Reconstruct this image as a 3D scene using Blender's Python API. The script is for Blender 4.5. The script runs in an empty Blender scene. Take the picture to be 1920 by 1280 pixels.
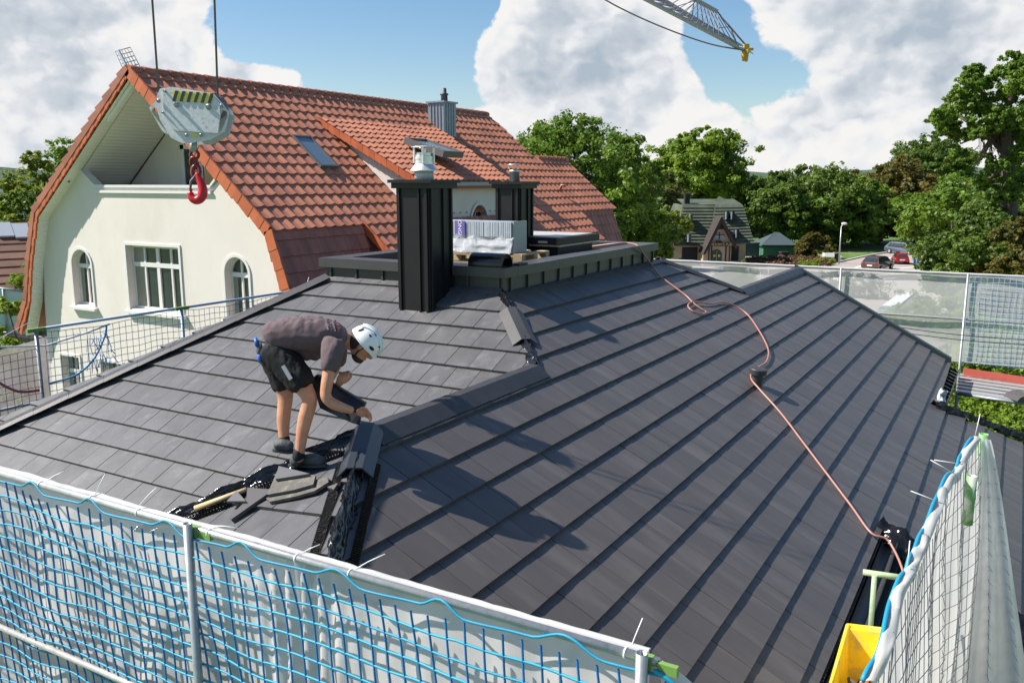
import bpy, bmesh, math, random
import numpy as np
from mathutils import Vector, noise as mnoise
from mathutils.geometry import tessellate_polygon

# ------------------------------------------------------------------ camera, sky, sun
SC = bpy.context.scene
COL = SC.collection
FPX = 1632.0
PITCH = math.atan(299 / FPX)
CP, SP = math.cos(PITCH), math.sin(PITCH)
FX = Vector((0.8648762, 0.50198522, 0)); RX = Vector((0.50198522, -0.8648762, 0))
cam_d = bpy.data.cameras.new('Camera'); cam = bpy.data.objects.new('camera', cam_d); COL.objects.link(cam)
cam_d.lens = 30.6; cam_d.sensor_width = 36; cam_d.clip_start = 0.1; cam_d.clip_end = 3000
cam.location = (0, 0, 0)
cam.rotation_euler = (math.pi / 2 - PITCH, 0, math.atan2(FX.y, FX.x) - math.pi / 2)
SC.camera = cam

SUN_TRAVEL = Vector((0.32, -0.61, -0.725)).normalized()
sun_elev = math.asin(-SUN_TRAVEL.z)
sd = bpy.data.lights.new('Sun', 'SUN'); sd.energy = 5.0; sd.angle = math.radians(0.55); sd.color = (1.0, 0.95, 0.88)
sun = bpy.data.objects.new('sun', sd); COL.objects.link(sun)
sun.rotation_euler = SUN_TRAVEL.to_track_quat('-Z', 'Y').to_euler()

def ray(px, py):
    """direction of a photo pixel (camera stands at the origin)"""
    u = (px - 960) / FPX; w = (640 - py) / FPX
    return RX * u + FX * (CP + w * SP) + Vector((0, 0, -SP + w * CP))
def at(px, py, t): return ray(px, py) * t
def hit(px, py, P, n):
    r = ray(px, py); return r * (Vector(P).dot(n) / r.dot(n))
def hz(px, py, z): return hit(px, py, (0, 0, z), Vector((0, 0, 1)))
def hx(px, py, x): return hit(px, py, (x, 0, 0), Vector((1, 0, 0)))
def hy(px, py, y): return hit(px, py, (0, y, 0), Vector((0, 1, 0)))

world = bpy.data.worlds.new("World"); SC.world = world; world.use_nodes = True
def build_world():
    nt = world.node_tree; N = nt.nodes; L = nt.links; N.clear()
    out = N.new('ShaderNodeOutputWorld'); bg = N.new('ShaderNodeBackground'); bg.inputs[1].default_value = 0.088
    sky = N.new('ShaderNodeTexSky'); sky.sky_type = 'NISHITA'; sky.sun_disc = False
    sky.sun_elevation = sun_elev
    tosun = -SUN_TRAVEL
    sky.sun_rotation = math.atan2(tosun.x, tosun.y)
    sky.air_density = 1.0; sky.dust_density = 0.6; sky.ozone_density = 1.6
    tc = N.new('ShaderNodeTexCoord')
    def math_(op, a, b=None, c=None, clamp=False):
        m = N.new('ShaderNodeMath'); m.operation = op; m.use_clamp = clamp
        for i, v in enumerate((a, b, c)):
            if v is None: continue
            if isinstance(v, (int, float)): m.inputs[i].default_value = v
            else: L.new(v, m.inputs[i])
        return m.outputs[0]
    def vec(op, a, b):
        m = N.new('ShaderNodeVectorMath'); m.operation = op
        for i, v in enumerate((a, b)):
            if isinstance(v, (tuple, Vector)): m.inputs[i].default_value = tuple(v)
            else: L.new(v, m.inputs[i])
        return m
    nrm = vec('NORMALIZE', tc.outputs['Generated'], (0, 0, 0)).outputs[0]
    D = vec('MULTIPLY', nrm, (1, 1, 1.35)).outputs[0]
    def density(vecout, scale, detail):
        n = N.new('ShaderNodeTexNoise'); n.inputs['Scale'].default_value = scale; n.inputs['Detail'].default_value = detail
        n.inputs['Roughness'].default_value = 0.56; n.inputs['Distortion'].default_value = 0.25
        L.new(vecout, n.inputs['Vector']); return n.outputs['Fac']
    lobes = [(110, 130, 330, .42), (210, -40, 210, .30), (20, 0, 120, .2), (60, 260, 200, .16), (330, 215, 120, .14), (515, 150, 80, .62), (450, 165, 60, .34), (570, 158, 45, .34),
             (880, 150, 90, .2), (1000, 110, 200, .40), (1150, 200, 240, .36), (960, 215, 200, .26), (1320, 250, 260, .34), (1640, 230, 300, .38),
             (1780, 70, 220, .34), (1600, 40, 140, .30), (1900, 200, 200, .22), (1130, 30, 130, .2), (1330, 190, 60, .12),
             (655, 60, 215, -.6), (760, 60, 140, -.38), (700, 180, 150, -.42), (460, 60, 70, -.28), (1285, 60, 60, -.34), (1400, 130, 95, -.44), (1500, 120, 75, -.36), (1340, 10, 60, -.2), (1320, 165, 70, -.2),
             (880, 20, 70, -.25), (620, 90, 90, -.2)]
    cov = -0.27
    for (px, py, r, w) in lobes:
        c = ray(px, py).normalized(); a = math.atan(r / FPX); k = 1.0 / (1 - math.cos(a))
        dt = N.new('ShaderNodeVectorMath'); dt.operation = 'DOT_PRODUCT'; L.new(nrm, dt.inputs[0]); dt.inputs[1].default_value = tuple(c)
        e = math_('EXPONENT', math_('MULTIPLY', math_('SUBTRACT', dt.outputs['Value'], 1.0), k))
        cov = math_('ADD', math_('MULTIPLY', e, w), cov)
    off = tuple((-SUN_TRAVEL).normalized() * 0.035)
    d0 = density(D, 5.5, 9); dS = density(vec('ADD', D, off).outputs[0], 5.5, 5)
    wn = N.new('ShaderNodeTexNoise'); wn.inputs['Scale'].default_value = 22; wn.inputs['Detail'].default_value = 5; L.new(D, wn.inputs['Vector'])
    wv = N.new('ShaderNodeVectorMath'); wv.operation = 'SCALE'; L.new(wn.outputs['Color'], wv.inputs[0]); wv.inputs['Scale'].default_value = .05
    DW = vec('ADD', D, wv.outputs[0]).outputs[0]
    def puff(v, scale):
        n = N.new('ShaderNodeTexVoronoi'); n.feature = 'F1'; n.inputs['Scale'].default_value = scale
        n.inputs['Detail'].default_value = 2; n.inputs['Roughness'].default_value = .5; n.inputs['Lacunarity'].default_value = 2.1; n.normalize = True
        L.new(v, n.inputs['Vector']); return math_('SUBTRACT', 1.0, n.outputs['Distance'])
    d1 = puff(DW, 13); dS1 = puff(vec('ADD', DW, tuple(Vector(off) * .5)).outputs[0], 13)
    tot = math_('ADD', math_('ADD', math_('MULTIPLY', math_('SUBTRACT', d0, .5), 2.0), math_('MULTIPLY', math_('SUBTRACT', d1, .60), .55)), math_('ADD', cov, .49))
    mr = N.new('ShaderNodeMapRange'); mr.interpolation_type = 'SMOOTHSTEP'; L.new(tot, mr.inputs[0])
    mr.inputs[1].default_value = 0.51; mr.inputs[2].default_value = 0.60
    body = N.new('ShaderNodeMapRange'); L.new(tot, body.inputs[0]); body.inputs[1].default_value = .58; body.inputs[2].default_value = 1.25
    sh = math_('ADD', math_('MULTIPLY', math_('SUBTRACT', d0, dS), 2.2), math_('MULTIPLY', math_('SUBTRACT', d1, dS1), 2.4))
    sh = math_('ADD', sh, .90); sh = math_('SUBTRACT', sh, math_('MULTIPLY', body.outputs[0], .46), clamp=True)
    ramp = N.new('ShaderNodeValToRGB'); L.new(sh, ramp.inputs[0]); cr = ramp.color_ramp
    cr.elements[0].position = 0.1; cr.elements[0].color = (.46, .54, .63, 1)
    cr.elements[1].position = .92; cr.elements[1].color = (.98, .97, .95, 1)
    e = cr.elements.new(.45); e.color = (.66, .71, .77, 1); e = cr.elements.new(.7); e.color = (.87, .89, .92, 1)
    sc_ = N.new('ShaderNodeVectorMath'); sc_.operation = 'SCALE'; L.new(ramp.outputs[0], sc_.inputs[0]); sc_.inputs['Scale'].default_value = 6.5
    # clear-sky colour a little bluer
    hs = N.new('ShaderNodeHueSaturation'); L.new(sky.outputs[0], hs.inputs['Color']); hs.inputs['Saturation'].default_value = 1.22; hs.inputs['Value'].default_value = .95
    mx = N.new('ShaderNodeMixRGB'); L.new(mr.outputs[0], mx.inputs[0]); L.new(hs.outputs[0], mx.inputs[1]); L.new(sc_.outputs[0], mx.inputs[2])
    L.new(mx.outputs[0], bg.inputs[0]); L.new(bg.outputs[0], out.inputs[0])
build_world()
SC.view_settings.view_transform = 'Standard'; SC.view_settings.look = 'None'; SC.view_settings.gamma = 1; SC.view_settings.exposure = 0.72
SC.cycles.max_bounces = 8; SC.cycles.transparent_max_bounces = 24; SC.cycles.diffuse_bounces = 3

# ------------------------------------------------------------------ helpers
class MB:
    def __init__(s): s.v = []; s.f = []; s.sm = []; s.rnd = []; s.tc = []; s.hastc = False
    def add(s, vs, fs, smooth=False, rnd=None, tc=None):
        b = len(s.v); s.v += [tuple(x) for x in vs]
        if tc is not None: s.hastc = True; s.tc += [tuple(x) for x in tc]
        else: s.tc += [(x[0], x[1], x[2]) for x in vs]
        r = random.random() if rnd is None else rnd
        for f in fs: s.f.append([b + i for i in f]); s.sm.append(smooth); s.rnd.append(r)
        return s
    def quad(s, a, b, c, d, **k): return s.add([a, b, c, d], [(0, 1, 2, 3)], **k)
    def poly(s, pts, **k): return s.add(pts, [tuple(range(len(pts)))], **k)
    def box(s, lo, hi, **k):
        x0, y0, z0 = lo; x1, y1, z1 = hi
        return s.add([(x0, y0, z0), (x1, y0, z0), (x1, y1, z0), (x0, y1, z0), (x0, y0, z1), (x1, y0, z1), (x1, y1, z1), (x0, y1, z1)],
                     [(0, 3, 2, 1), (4, 5, 6, 7), (0, 1, 5, 4), (1, 2, 6, 5), (2, 3, 7, 6), (3, 0, 4, 7)], **k)
    def obox(s, c, ax, ay, az, **k):
        """box from centre and three half-axis vectors"""
        c = Vector(c); ax = Vector(ax); ay = Vector(ay); az = Vector(az)
        vs = [c + ax * i + ay * j + az * l for l in (-1, 1) for j in (-1, 1) for i in (-1, 1)]
        return s.add(vs, [(0, 2, 3, 1), (4, 5, 7, 6), (0, 1, 5, 4), (1, 3, 7, 5), (3, 2, 6, 7), (2, 0, 4, 6)], **k)
    def prism(s, pts, ext, **k):
        pts = [Vector(p) for p in pts]; ext = Vector(ext); n = len(pts)
        vs = pts + [p + ext for p in pts]
        fs = [tuple(range(n))[::-1], tuple(range(n, 2 * n))] + [(i, (i + 1) % n, n + (i + 1) % n, n + i) for i in range(n)]
        return s.add(vs, fs, **k)
    def tube(s, pts, r, n=8, cap=True, **k):
        pts = [Vector(p) for p in pts]; m = len(pts); vs = []; fs = []
        rr = r if isinstance(r, (list, tuple)) else [r] * m
        prev = None
        for i, p in enumerate(pts):
            d = (pts[min(i + 1, m - 1)] - pts[max(i - 1, 0)])
            if d.length < 1e-9: d = Vector((0, 0, 1))
            d.normalize()
            if prev is None:
                a = Vector((0, 0, 1)) if abs(d.z) < .9 else Vector((1, 0, 0)); a = d.cross(a).normalized()
            else:
                a = (prev - d * prev.dot(d))
                a = a.normalized() if a.length > 1e-6 else d.orthogonal().normalized()
            prev = a; b = d.cross(a)
            for j in range(n):
                t = 2 * math.pi * j / n; vs.append(p + (a * math.cos(t) + b * math.sin(t)) * rr[i])
        for i in range(m - 1):
            for j in range(n): fs.append((i * n + j, i * n + (j + 1) % n, (i + 1) * n + (j + 1) % n, (i + 1) * n + j))
        s.add(vs, fs, smooth=True, **k)
        if cap:
            b0 = len(s.v) - m * n
            s.f.append([b0 + j for j in range(n)][::-1]); s.sm.append(False); s.rnd.append(.5)
            s.f.append([b0 + (m - 1) * n + j for j in range(n)]); s.sm.append(False); s.rnd.append(.5)
        return s
    def lathe(s, c, prof, n=24, axis=Vector((0, 0, 1)), **k):
        c = Vector(c); axis = axis.normalized(); a = axis.orthogonal().normalized(); b = axis.cross(a); vs = []; fs = []
        for (r, h) in prof:
            for j in range(n):
                t = 2 * math.pi * j / n; vs.append(c + axis * h + (a * math.cos(t) + b * math.sin(t)) * r)
        m = len(prof)
        for i in range(m - 1):
            for j in range(n): fs.append((i * n + j, i * n + (j + 1) % n, (i + 1) * n + (j + 1) % n, (i + 1) * n + j))
        fs.append(tuple(range(n))[::-1]); fs.append(tuple((m - 1) * n + j for j in range(n)))
        s.add(vs, fs[:-2], smooth=k.pop('smooth', True), **k)
        b0 = len(s.v) - m * n
        for q in fs[-2:]: s.f.append([b0 + i for i in q]); s.sm.append(False); s.rnd.append(.5)
        return s
    def grid(s, fn, nu, nv, smooth=True, **k):
        vs = [fn(i / nu, j / nv) for j in range(nv + 1) for i in range(nu + 1)]; W = nu + 1
        fs = [(j * W + i, j * W + i + 1, (j + 1) * W + i + 1, (j + 1) * W + i) for j in range(nv) for i in range(nu)]
        tc = [(i / nu, j / nv, 0) for j in range(nv + 1) for i in range(nu + 1)]
        return s.add(vs, fs, smooth=smooth, tc=tc, **k)
    def ellipsoid(s, c, ax, ay, az, nu=20, nv=12, z0=-1, z1=1, **k):
        c = Vector(c); ax, ay, az = Vector(ax), Vector(ay), Vector(az)
        a0 = math.asin(z0); a1 = math.asin(z1)
        def fn(u, v):
            t = u * 2 * math.pi; p = a0 + (a1 - a0) * v
            return c + ax * (math.cos(p) * math.cos(t)) + ay * (math.cos(p) * math.sin(t)) + az * math.sin(p)
        return s.grid(fn, nu, nv, **k)

def wloc(o):
    v = Vector((0, 0, 0))
    while o is not None: v += o.location; o = o.parent
    return v
def obj(name, mb, mat, parent=None, loc=None, label=None, kind=None, cat=None, group=None, solid=0):
    off = wloc(parent) if parent else Vector((0, 0, 0))
    if loc is not None and parent is None: off = Vector(loc)
    me = bpy.data.meshes.new(name)
    v = np.array(mb.v, dtype=float).reshape(-1, 3) - np.array(off)
    me.from_pydata(v.tolist(), [], mb.f)
    me.polygons.foreach_set('use_smooth', mb.sm)
    a = me.attributes.new('rnd', 'FLOAT', 'FACE'); a.data.foreach_set('value', mb.rnd)
    if mb.hastc:
        a = me.attributes.new('tc', 'FLOAT_VECTOR', 'POINT'); a.data.foreach_set('vector', np.array(mb.tc, dtype=float).ravel())
    me.materials.append(mat)
    me.update()
    o = bpy.data.objects.new(name, me); COL.objects.link(o)
    if parent: o.parent = parent
    else: o.location = off
    tag(o, label, cat, group, kind)
    if solid:
        m = o.modifiers.new('thickness', 'SOLIDIFY'); m.thickness = solid; m.offset = 0
    return o
def tag(o, label=None, cat=None, group=None, kind=None):
    if label: o['label'] = label
    if cat: o['category'] = cat
    if group: o['group'] = group
    if kind: o['kind'] = kind
    return o
def thing(name, label, cat, loc=(0, 0, 0), group=None):
    o = bpy.data.objects.new(name, None); COL.objects.link(o); o.location = loc; o.empty_display_size = .2
    return tag(o, label, cat, group)
def copy_thing(root, loc, label=None, group=None, rotz=None):
    def cp(o, par):
        c = o.copy(); COL.objects.link(c); c.parent = par
        for ch in list(o.children): cp(ch, c)
        return c
    r = cp(root, None); r.location = loc
    if rotz is not None: r.rotation_euler.z = rotz
    if label: r['label'] = label
    if group: r['group'] = group
    return r

# ------------------------------------------------------------------ materials
MATS = {}
def mat(name, col, rough=.6, metal=0, var=.0, vscale=6, bump=0, bscale=30, rndvar=0, col2=None, c2scale=2, c2lo=.5, c2hi=.65, spec=.5, alpha=1, trans=0, attr=None, stretch=(1, 1, 1), coat=0):
    if name in MATS: return MATS[name]
    m = bpy.data.materials.new(name); m.use_nodes = True; nt = m.node_tree; N = nt.nodes; L = nt.links
    b = N['Principled BSDF']; b.inputs['Roughness'].default_value = rough; b.inputs['Metallic'].default_value = metal
    b.inputs['Specular IOR Level'].default_value = spec; b.inputs['Coat Weight'].default_value = coat
    if trans: b.inputs['Transmission Weight'].default_value = trans
    if alpha < 1: b.inputs['Alpha'].default_value = alpha
    if attr:
        t = N.new('ShaderNodeAttribute'); t.attribute_name = attr; vec = t.outputs['Vector']
    else:
        t = N.new('ShaderNodeTexCoord'); vec = t.outputs['Object']
    mp = N.new('ShaderNodeMapping'); mp.inputs['Scale'].default_value = stretch; L.new(vec, mp.inputs[0]); vec = mp.outputs[0]
    def noise(scale, detail=6, rough_=.6):
        n = N.new('ShaderNodeTexNoise'); n.inputs['Scale'].default_value = scale; n.inputs['Detail'].default_value = detail
        n.inputs['Roughness'].default_value = rough_; L.new(vec, n.inputs['Vector']); return n.outputs['Fac']
    rgb = N.new('ShaderNodeRGB'); rgb.outputs[0].default_value = (*col, 1); c = rgb.outputs[0]
    if col2:
        mr = N.new('ShaderNodeMapRange'); L.new(noise(c2scale), mr.inputs[0]); mr.inputs[1].default_value = c2lo; mr.inputs[2].default_value = c2hi
        mx = N.new('ShaderNodeMixRGB'); L.new(mr.outputs[0], mx.inputs[0]); L.new(c, mx.inputs[1]); mx.inputs[2].default_value = (*col2, 1); c = mx.outputs[0]
    val = None
    if var:
        mr = N.new('ShaderNodeMapRange'); L.new(noise(vscale, 8, .65), mr.inputs[0]); mr.inputs[1].default_value = .3; mr.inputs[2].default_value = .7
        mr.inputs[3].default_value = 1 - var; mr.inputs[4].default_value = 1 + var; val = mr.outputs[0]
    if rndvar:
        at_ = N.new('ShaderNodeAttribute'); at_.attribute_name = 'rnd'
        mr = N.new('ShaderNodeMapRange'); L.new(at_.outputs['Fac'], mr.inputs[0]); mr.inputs[3].default_value = 1 - rndvar; mr.inputs[4].default_value = 1 + rndvar
        if val is None: val = mr.outputs[0]
        else:
            mm = N.new('ShaderNodeMath'); mm.operation = 'MULTIPLY'; L.new(val, mm.inputs[0]); L.new(mr.outputs[0], mm.inputs[1]); val = mm.outputs[0]
    if val is not None:
        vm = N.new('ShaderNodeVectorMath'); vm.operation = 'SCALE'; L.new(c, vm.inputs[0]); L.new(val, vm.inputs['Scale']); c = vm.outputs[0]
    L.new(c, b.inputs['Base Color'])
    if bump:
        bp = N.new('ShaderNodeBump'); bp.inputs['Strength'].default_value = 1.0; bp.inputs['Distance'].default_value = bump
        L.new(noise(bscale, 5), bp.inputs['Height']); L.new(bp.outputs[0], b.inputs['Normal'])
    MATS[name] = m
    return m
def leafmat(name, c1, c2):
    m = bpy.data.materials.new(name); m.use_nodes = True; nt = m.node_tree; N = nt.nodes; L = nt.links; N.clear()
    out = N.new('ShaderNodeOutputMaterial'); at_ = N.new('ShaderNodeAttribute'); at_.attribute_name = 'rnd'
    mx = N.new('ShaderNodeMixRGB'); L.new(at_.outputs['Fac'], mx.inputs[0]); mx.inputs[1].default_value = (*c1, 1); mx.inputs[2].default_value = (*c2, 1)
    d = N.new('ShaderNodeBsdfPrincipled'); d.inputs['Roughness'].default_value = .5; d.inputs['Specular IOR Level'].default_value = .3; L.new(mx.outputs[0], d.inputs['Base Color'])
    t = N.new('ShaderNodeBsdfTranslucent'); h = N.new('ShaderNodeHueSaturation'); h.inputs['Value'].default_value = 1.6; h.inputs['Hue'].default_value = .485
    L.new(mx.outputs[0], h.inputs['Color']); L.new(h.outputs[0], t.inputs[0])
    ms = N.new('ShaderNodeMixShader'); ms.inputs[0].default_value = .38; L.new(d.outputs[0], ms.inputs[1]); L.new(t.outputs[0], ms.inputs[2]); L.new(ms.outputs[0], out.inputs[0])
    return m
def meshcloth(name, col, cover, scale=None, noise_amp=.08, nscale=2.5, translu=.35):
    """fine debris mesh: part of the light passes straight through the weave"""
    m = bpy.data.materials.new(name); m.use_nodes = True; nt = m.node_tree; N = nt.nodes; L = nt.links; N.clear()
    out = N.new('ShaderNodeOutputMaterial'); tr = N.new('ShaderNodeBsdfTransparent'); df = N.new('ShaderNodeBsdfDiffuse'); tl = N.new('ShaderNodeBsdfTranslucent')
    df.inputs[0].default_value = (*col, 1); tl.inputs[0].default_value = (*col, 1)
    m1 = N.new('ShaderNodeMixShader'); m1.inputs[0].default_value = translu; L.new(df.outputs[0], m1.inputs[1]); L.new(tl.outputs[0], m1.inputs[2])
    tc = N.new('ShaderNodeTexCoord'); n = N.new('ShaderNodeTexNoise'); n.inputs['Scale'].default_value = nscale; n.inputs['Detail'].default_value = 4; L.new(tc.outputs['Object'], n.inputs['Vector'])
    mr = N.new('ShaderNodeMapRange'); L.new(n.outputs['Fac'], mr.inputs[0]); mr.inputs[1].default_value = .3; mr.inputs[2].default_value = .7
    mr.inputs[3].default_value = max(0, cover - noise_amp); mr.inputs[4].default_value = min(1, cover + noise_amp)
    m2 = N.new('ShaderNodeMixShader'); L.new(mr.outputs[0], m2.inputs[0]); L.new(tr.outputs[0], m2.inputs[1]); L.new(m1.outputs[0], m2.inputs[2]); L.new(m2.outputs[0], out.inputs[0])
    MATS[name] = m
    return m

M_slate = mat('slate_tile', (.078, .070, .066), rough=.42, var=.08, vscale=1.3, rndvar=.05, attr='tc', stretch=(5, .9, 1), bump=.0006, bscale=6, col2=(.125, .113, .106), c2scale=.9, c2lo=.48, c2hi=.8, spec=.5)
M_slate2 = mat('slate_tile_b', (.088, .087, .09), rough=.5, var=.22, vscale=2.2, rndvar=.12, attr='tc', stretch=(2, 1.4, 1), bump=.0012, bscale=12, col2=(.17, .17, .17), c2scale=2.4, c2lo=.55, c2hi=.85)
M_cap = mat('slate_ridge', (.048, .046, .047), rough=.45, var=.18, vscale=5, bump=.001, bscale=60, rndvar=.08)
M_blackmetal = mat('anthracite_metal', (.013, .013, .0145), rough=.42, var=.12, vscale=4, spec=.3)
M_capmetal = mat('anthracite_cap', (.05, .051, .053), rough=.4, var=.12, vscale=5)
M_foil = mat('black_foil', (.008, .008, .009), rough=.17, bump=.002, bscale=30, spec=.45)
M_felt = mat('dark_felt', (.015, .016, .018), rough=.8, bump=.004, bscale=40)
M_zinc = mat('galvanised', (.33, .36, .36), rough=.45, metal=.55, var=.14, vscale=18)
M_zincroof = mat('zinc_sheet', (.28, .32, .36), rough=.42, metal=.35, var=.12, vscale=4)
M_steel = mat('stainless', (.78, .78, .78), rough=.36, metal=.7, var=.08, vscale=12)
M_alu = mat('alu_rail', (.48, .48, .47), rough=.4, metal=.45, var=.12, vscale=14, col2=(.4, .4, .4), c2scale=30)
M_green = mat('green_paint', (.16, .36, .12), rough=.6, col2=(.45, .5, .42), c2scale=14, c2lo=.48, c2hi=.56)
M_terra = mat('terracotta_tile', (.46, .185, .105), rough=.42, var=.12, vscale=1.2, rndvar=.07, spec=.5, col2=(.30, .12, .08), c2scale=1.3, c2lo=.45, c2hi=.75)
M_terra2 = mat('dark_and_shaded_terracotta', (.36, .125, .075), rough=.5, var=.15, vscale=2, rndvar=.15)  # darker tile tone; on the steep lower slope it paints in the shade
M_orange = mat('orange_verge', (.50, .125, .045), rough=.5, var=.08, rndvar=.12)
M_render = mat('cream_render', (.73, .67, .605), rough=.9, var=.05, vscale=1.1, col2=(.64, .58, .50), c2scale=.7, c2lo=.55, c2hi=.85, stretch=(1, 1, .5), bump=.003, bscale=120)
M_renderw = mat('white_trim', (.70, .69, .66), rough=.75, var=.03)
def soffit_mat():
    m = mat('soffit_boards', (.88, .85, .78), rough=.7)
    nt = m.node_tree; N = nt.nodes; L = nt.links; b = N['Principled BSDF']
    tc = N.new('ShaderNodeTexCoord'); w = N.new('ShaderNodeTexWave'); w.bands_direction = 'Z'; w.inputs['Scale'].default_value = 4.5; L.new(tc.outputs['Object'], w.inputs[0])
    bp = N.new('ShaderNodeBump'); bp.inputs['Distance'].default_value = .008; L.new(w.outputs[0], bp.inputs['Height']); L.new(bp.outputs[0], b.inputs['Normal'])
    return m
M_soffit = soffit_mat()
M_glass = mat('window_glass', (.03, .04, .045), rough=.04, spec=.9, var=.3, vscale=1.5)
M_glasslit = mat('roof_window_glass', (.16, .22, .28), rough=.06, spec=1.0)
M_wood = mat('pale_wood', (.50, .36, .19), rough=.7, var=.2, vscale=14, stretch=(1, 1, 8))
M_broom = mat('broom_stick', (.62, .47, .25), rough=.55, var=.1, vscale=20)
M_plastic = mat('clear_film', (.6, .62, .64), rough=.15, bump=.02, bscale=30, alpha=.45)
M_wrap = mat('wrapped_tiles', (.42, .46, .50), rough=.35, rndvar=.2, var=.12, vscale=30)
M_purple = mat('purple_label', (.16, .11, .38), rough=.5)
M_white = mat('white_plastic', (.86, .86, .84), rough=.35)
M_skin = mat('skin', (.56, .27, .155), rough=.48, var=.14, vscale=16, col2=(.60, .24, .15), c2scale=7, bump=.002, bscale=60)
M_shirt = mat('brown_grey_shirt', (.120, .083, .090), rough=.9, var=.05, vscale=14, bump=.004, bscale=16)
M_black = mat('black_cloth', (.007, .007, .008), rough=.8, bump=.008, bscale=12)
M_shoe = mat('worn_black_shoe', (.06, .066, .066), rough=.65, bump=.006, bscale=50, col2=(.09, .10, .10), c2scale=30)
M_hair = mat('dark_hair', (.035, .02, .013), rough=.7, bump=.004, bscale=120)
M_blue = mat('blue_rope', (.012, .28, .46), rough=.55, rndvar=.15)
M_navy = mat('blue_net_cord', (.012, .15, .40), rough=.6, rndvar=.15)
M_greyblue = mat('grey_blue_cord', (.13, .18, .30), rough=.7)
M_bluepaint = mat('blue_plastic', (.03, .12, .48), rough=.45)
M_pinkcord = mat('faded_red_cord', (.45, .14, .13), rough=.7)
M_hose = mat('red_brown_hose', (.40, .19, .145), rough=.4, var=.08)
M_red = mat('red_enamel', (.55, .015, .02), rough=.3, var=.2, vscale=40)
M_yellow = mat('yellow_tub', (.85, .60, .02), rough=.5, var=.08, col2=(.6, .45, .1), c2scale=9)
M_yel2 = mat('crane_yellow', (.62, .38, .03), rough=.5)
M_hazy = mat('hazard_yellow', (.75, .68, .12), rough=.4, var=.1, vscale=60)
M_block = mat('galvanised_block', (.66, .66, .64), rough=.48, metal=.15, var=.12, vscale=25, col2=(.36, .36, .34), c2scale=40, c2lo=.58, c2hi=.7)
M_conc = mat('old_concrete_tile', (.11, .105, .092), rough=.85, var=.2, vscale=20, col2=(.18, .165, .125), c2scale=14, bump=.004, bscale=60)
M_cable = mat('wire_rope', (.16, .13, .14), rough=.6)
M_asphalt = mat('asphalt', (.34, .30, .265), rough=.9, var=.08, vscale=.4)
M_paint = mat('road_paint', (.8, .8, .78), rough=.7)
M_grass = mat('grass', (.07, .14, .025), rough=.95, var=.35, vscale=.6, col2=(.15, .2, .05), c2scale=.15)
M_paver = mat('paving', (.36, .30, .24), rough=.9, var=.15, vscale=.8)
M_bark = mat('bark', (.10, .075, .055), rough=.9, bump=.03, bscale=12, var=.3)
M_jib = mat('jib_grey', (.46, .47, .46), rough=.55, var=.1)

# ------------------------------------------------------------------ generic builders
def clip_poly(sub, u0, u1, v0, v1):
    def clip(P, inside, inter):
        out = []
        for i in range(len(P)):
            a, b = P[i - 1], P[i]; ia, ib = inside(a), inside(b)
            if ib:
                if not ia: out.append(inter(a, b))
                out.append(b)
            elif ia: out.append(inter(a, b))
        return out
    def ix(c, k):
        def f(a, b):
            t = (c - a[k]) / (b[k] - a[k]); return (a[0] + (b[0] - a[0]) * t, a[1] + (b[1] - a[1]) * t)
        return f
    P = sub
    for (k, c, s) in ((0, u0, 1), (0, u1, -1), (1, v0, 1), (1, v1, -1)):
        P = clip(P, lambda p, k=k, c=c, s=s: s * (p[k] - c) >= 0, ix(c, k))
        if len(P) < 3: return []
    ar = sum(P[i - 1][0] * P[i][1] - P[i][0] * P[i - 1][1] for i in range(len(P))) / 2
    if abs(ar) < 2e-4: return []
    return P if ar > 0 else P[::-1]

def flat_tiles(mb, O, U, V, poly, gauge=.33, width=.30, th=.028, v0=0, u0=0, seed=1, gap=.0032):
    """flat interlocking tiles laid in half bond over poly (u,v metres) on the plane O + u*U + v*V"""
    rg = random.Random(seed); O = Vector(O); U = Vector(U).normalized(); V = Vector(V).normalized(); Nn = U.cross(V).normalized()
    if Nn.z < 0: Nn = -Nn
    us = [p[0] for p in poly]; vs = [p[1] for p in poly]
    j = math.floor((min(vs) - v0) / gauge)
    while v0 + j * gauge < max(vs):
        a = v0 + j * gauge; i = math.floor((min(us) - u0) / width) - 1
        while u0 + i * width < max(us):
            b = u0 + (i + (.5 if j % 2 else 0)) * width
            P = clip_poly(poly, b + gap, b + width - gap, a, a + gauge + .012)
            if P:
                dz = rg.uniform(-.0015, .0015); tl = rg.uniform(-.002, .002)
                def h(p): return .004 + dz + th * (1 - (p[1] - a) / gauge) + tl * (p[0] - b) / width
                top = [O + U * p[0] + V * p[1] + Nn * h(p) for p in P]
                bot = [O + U * p[0] + V * p[1] + Nn * (h(p) - th - .006) for p in P]
                n = len(P); fs = [tuple(range(n))] + [(k, n + k, n + (k + 1) % n, (k + 1) % n) for k in range(n)]
                tc = [(p[0], p[1], seed * 3 + .37 * ((i * 7 + j * 13) % 17)) for p in P]
                mb.add(top + bot, fs, rnd=rg.random(), tc=tc + tc)
            i += 1
        j += 1

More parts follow.
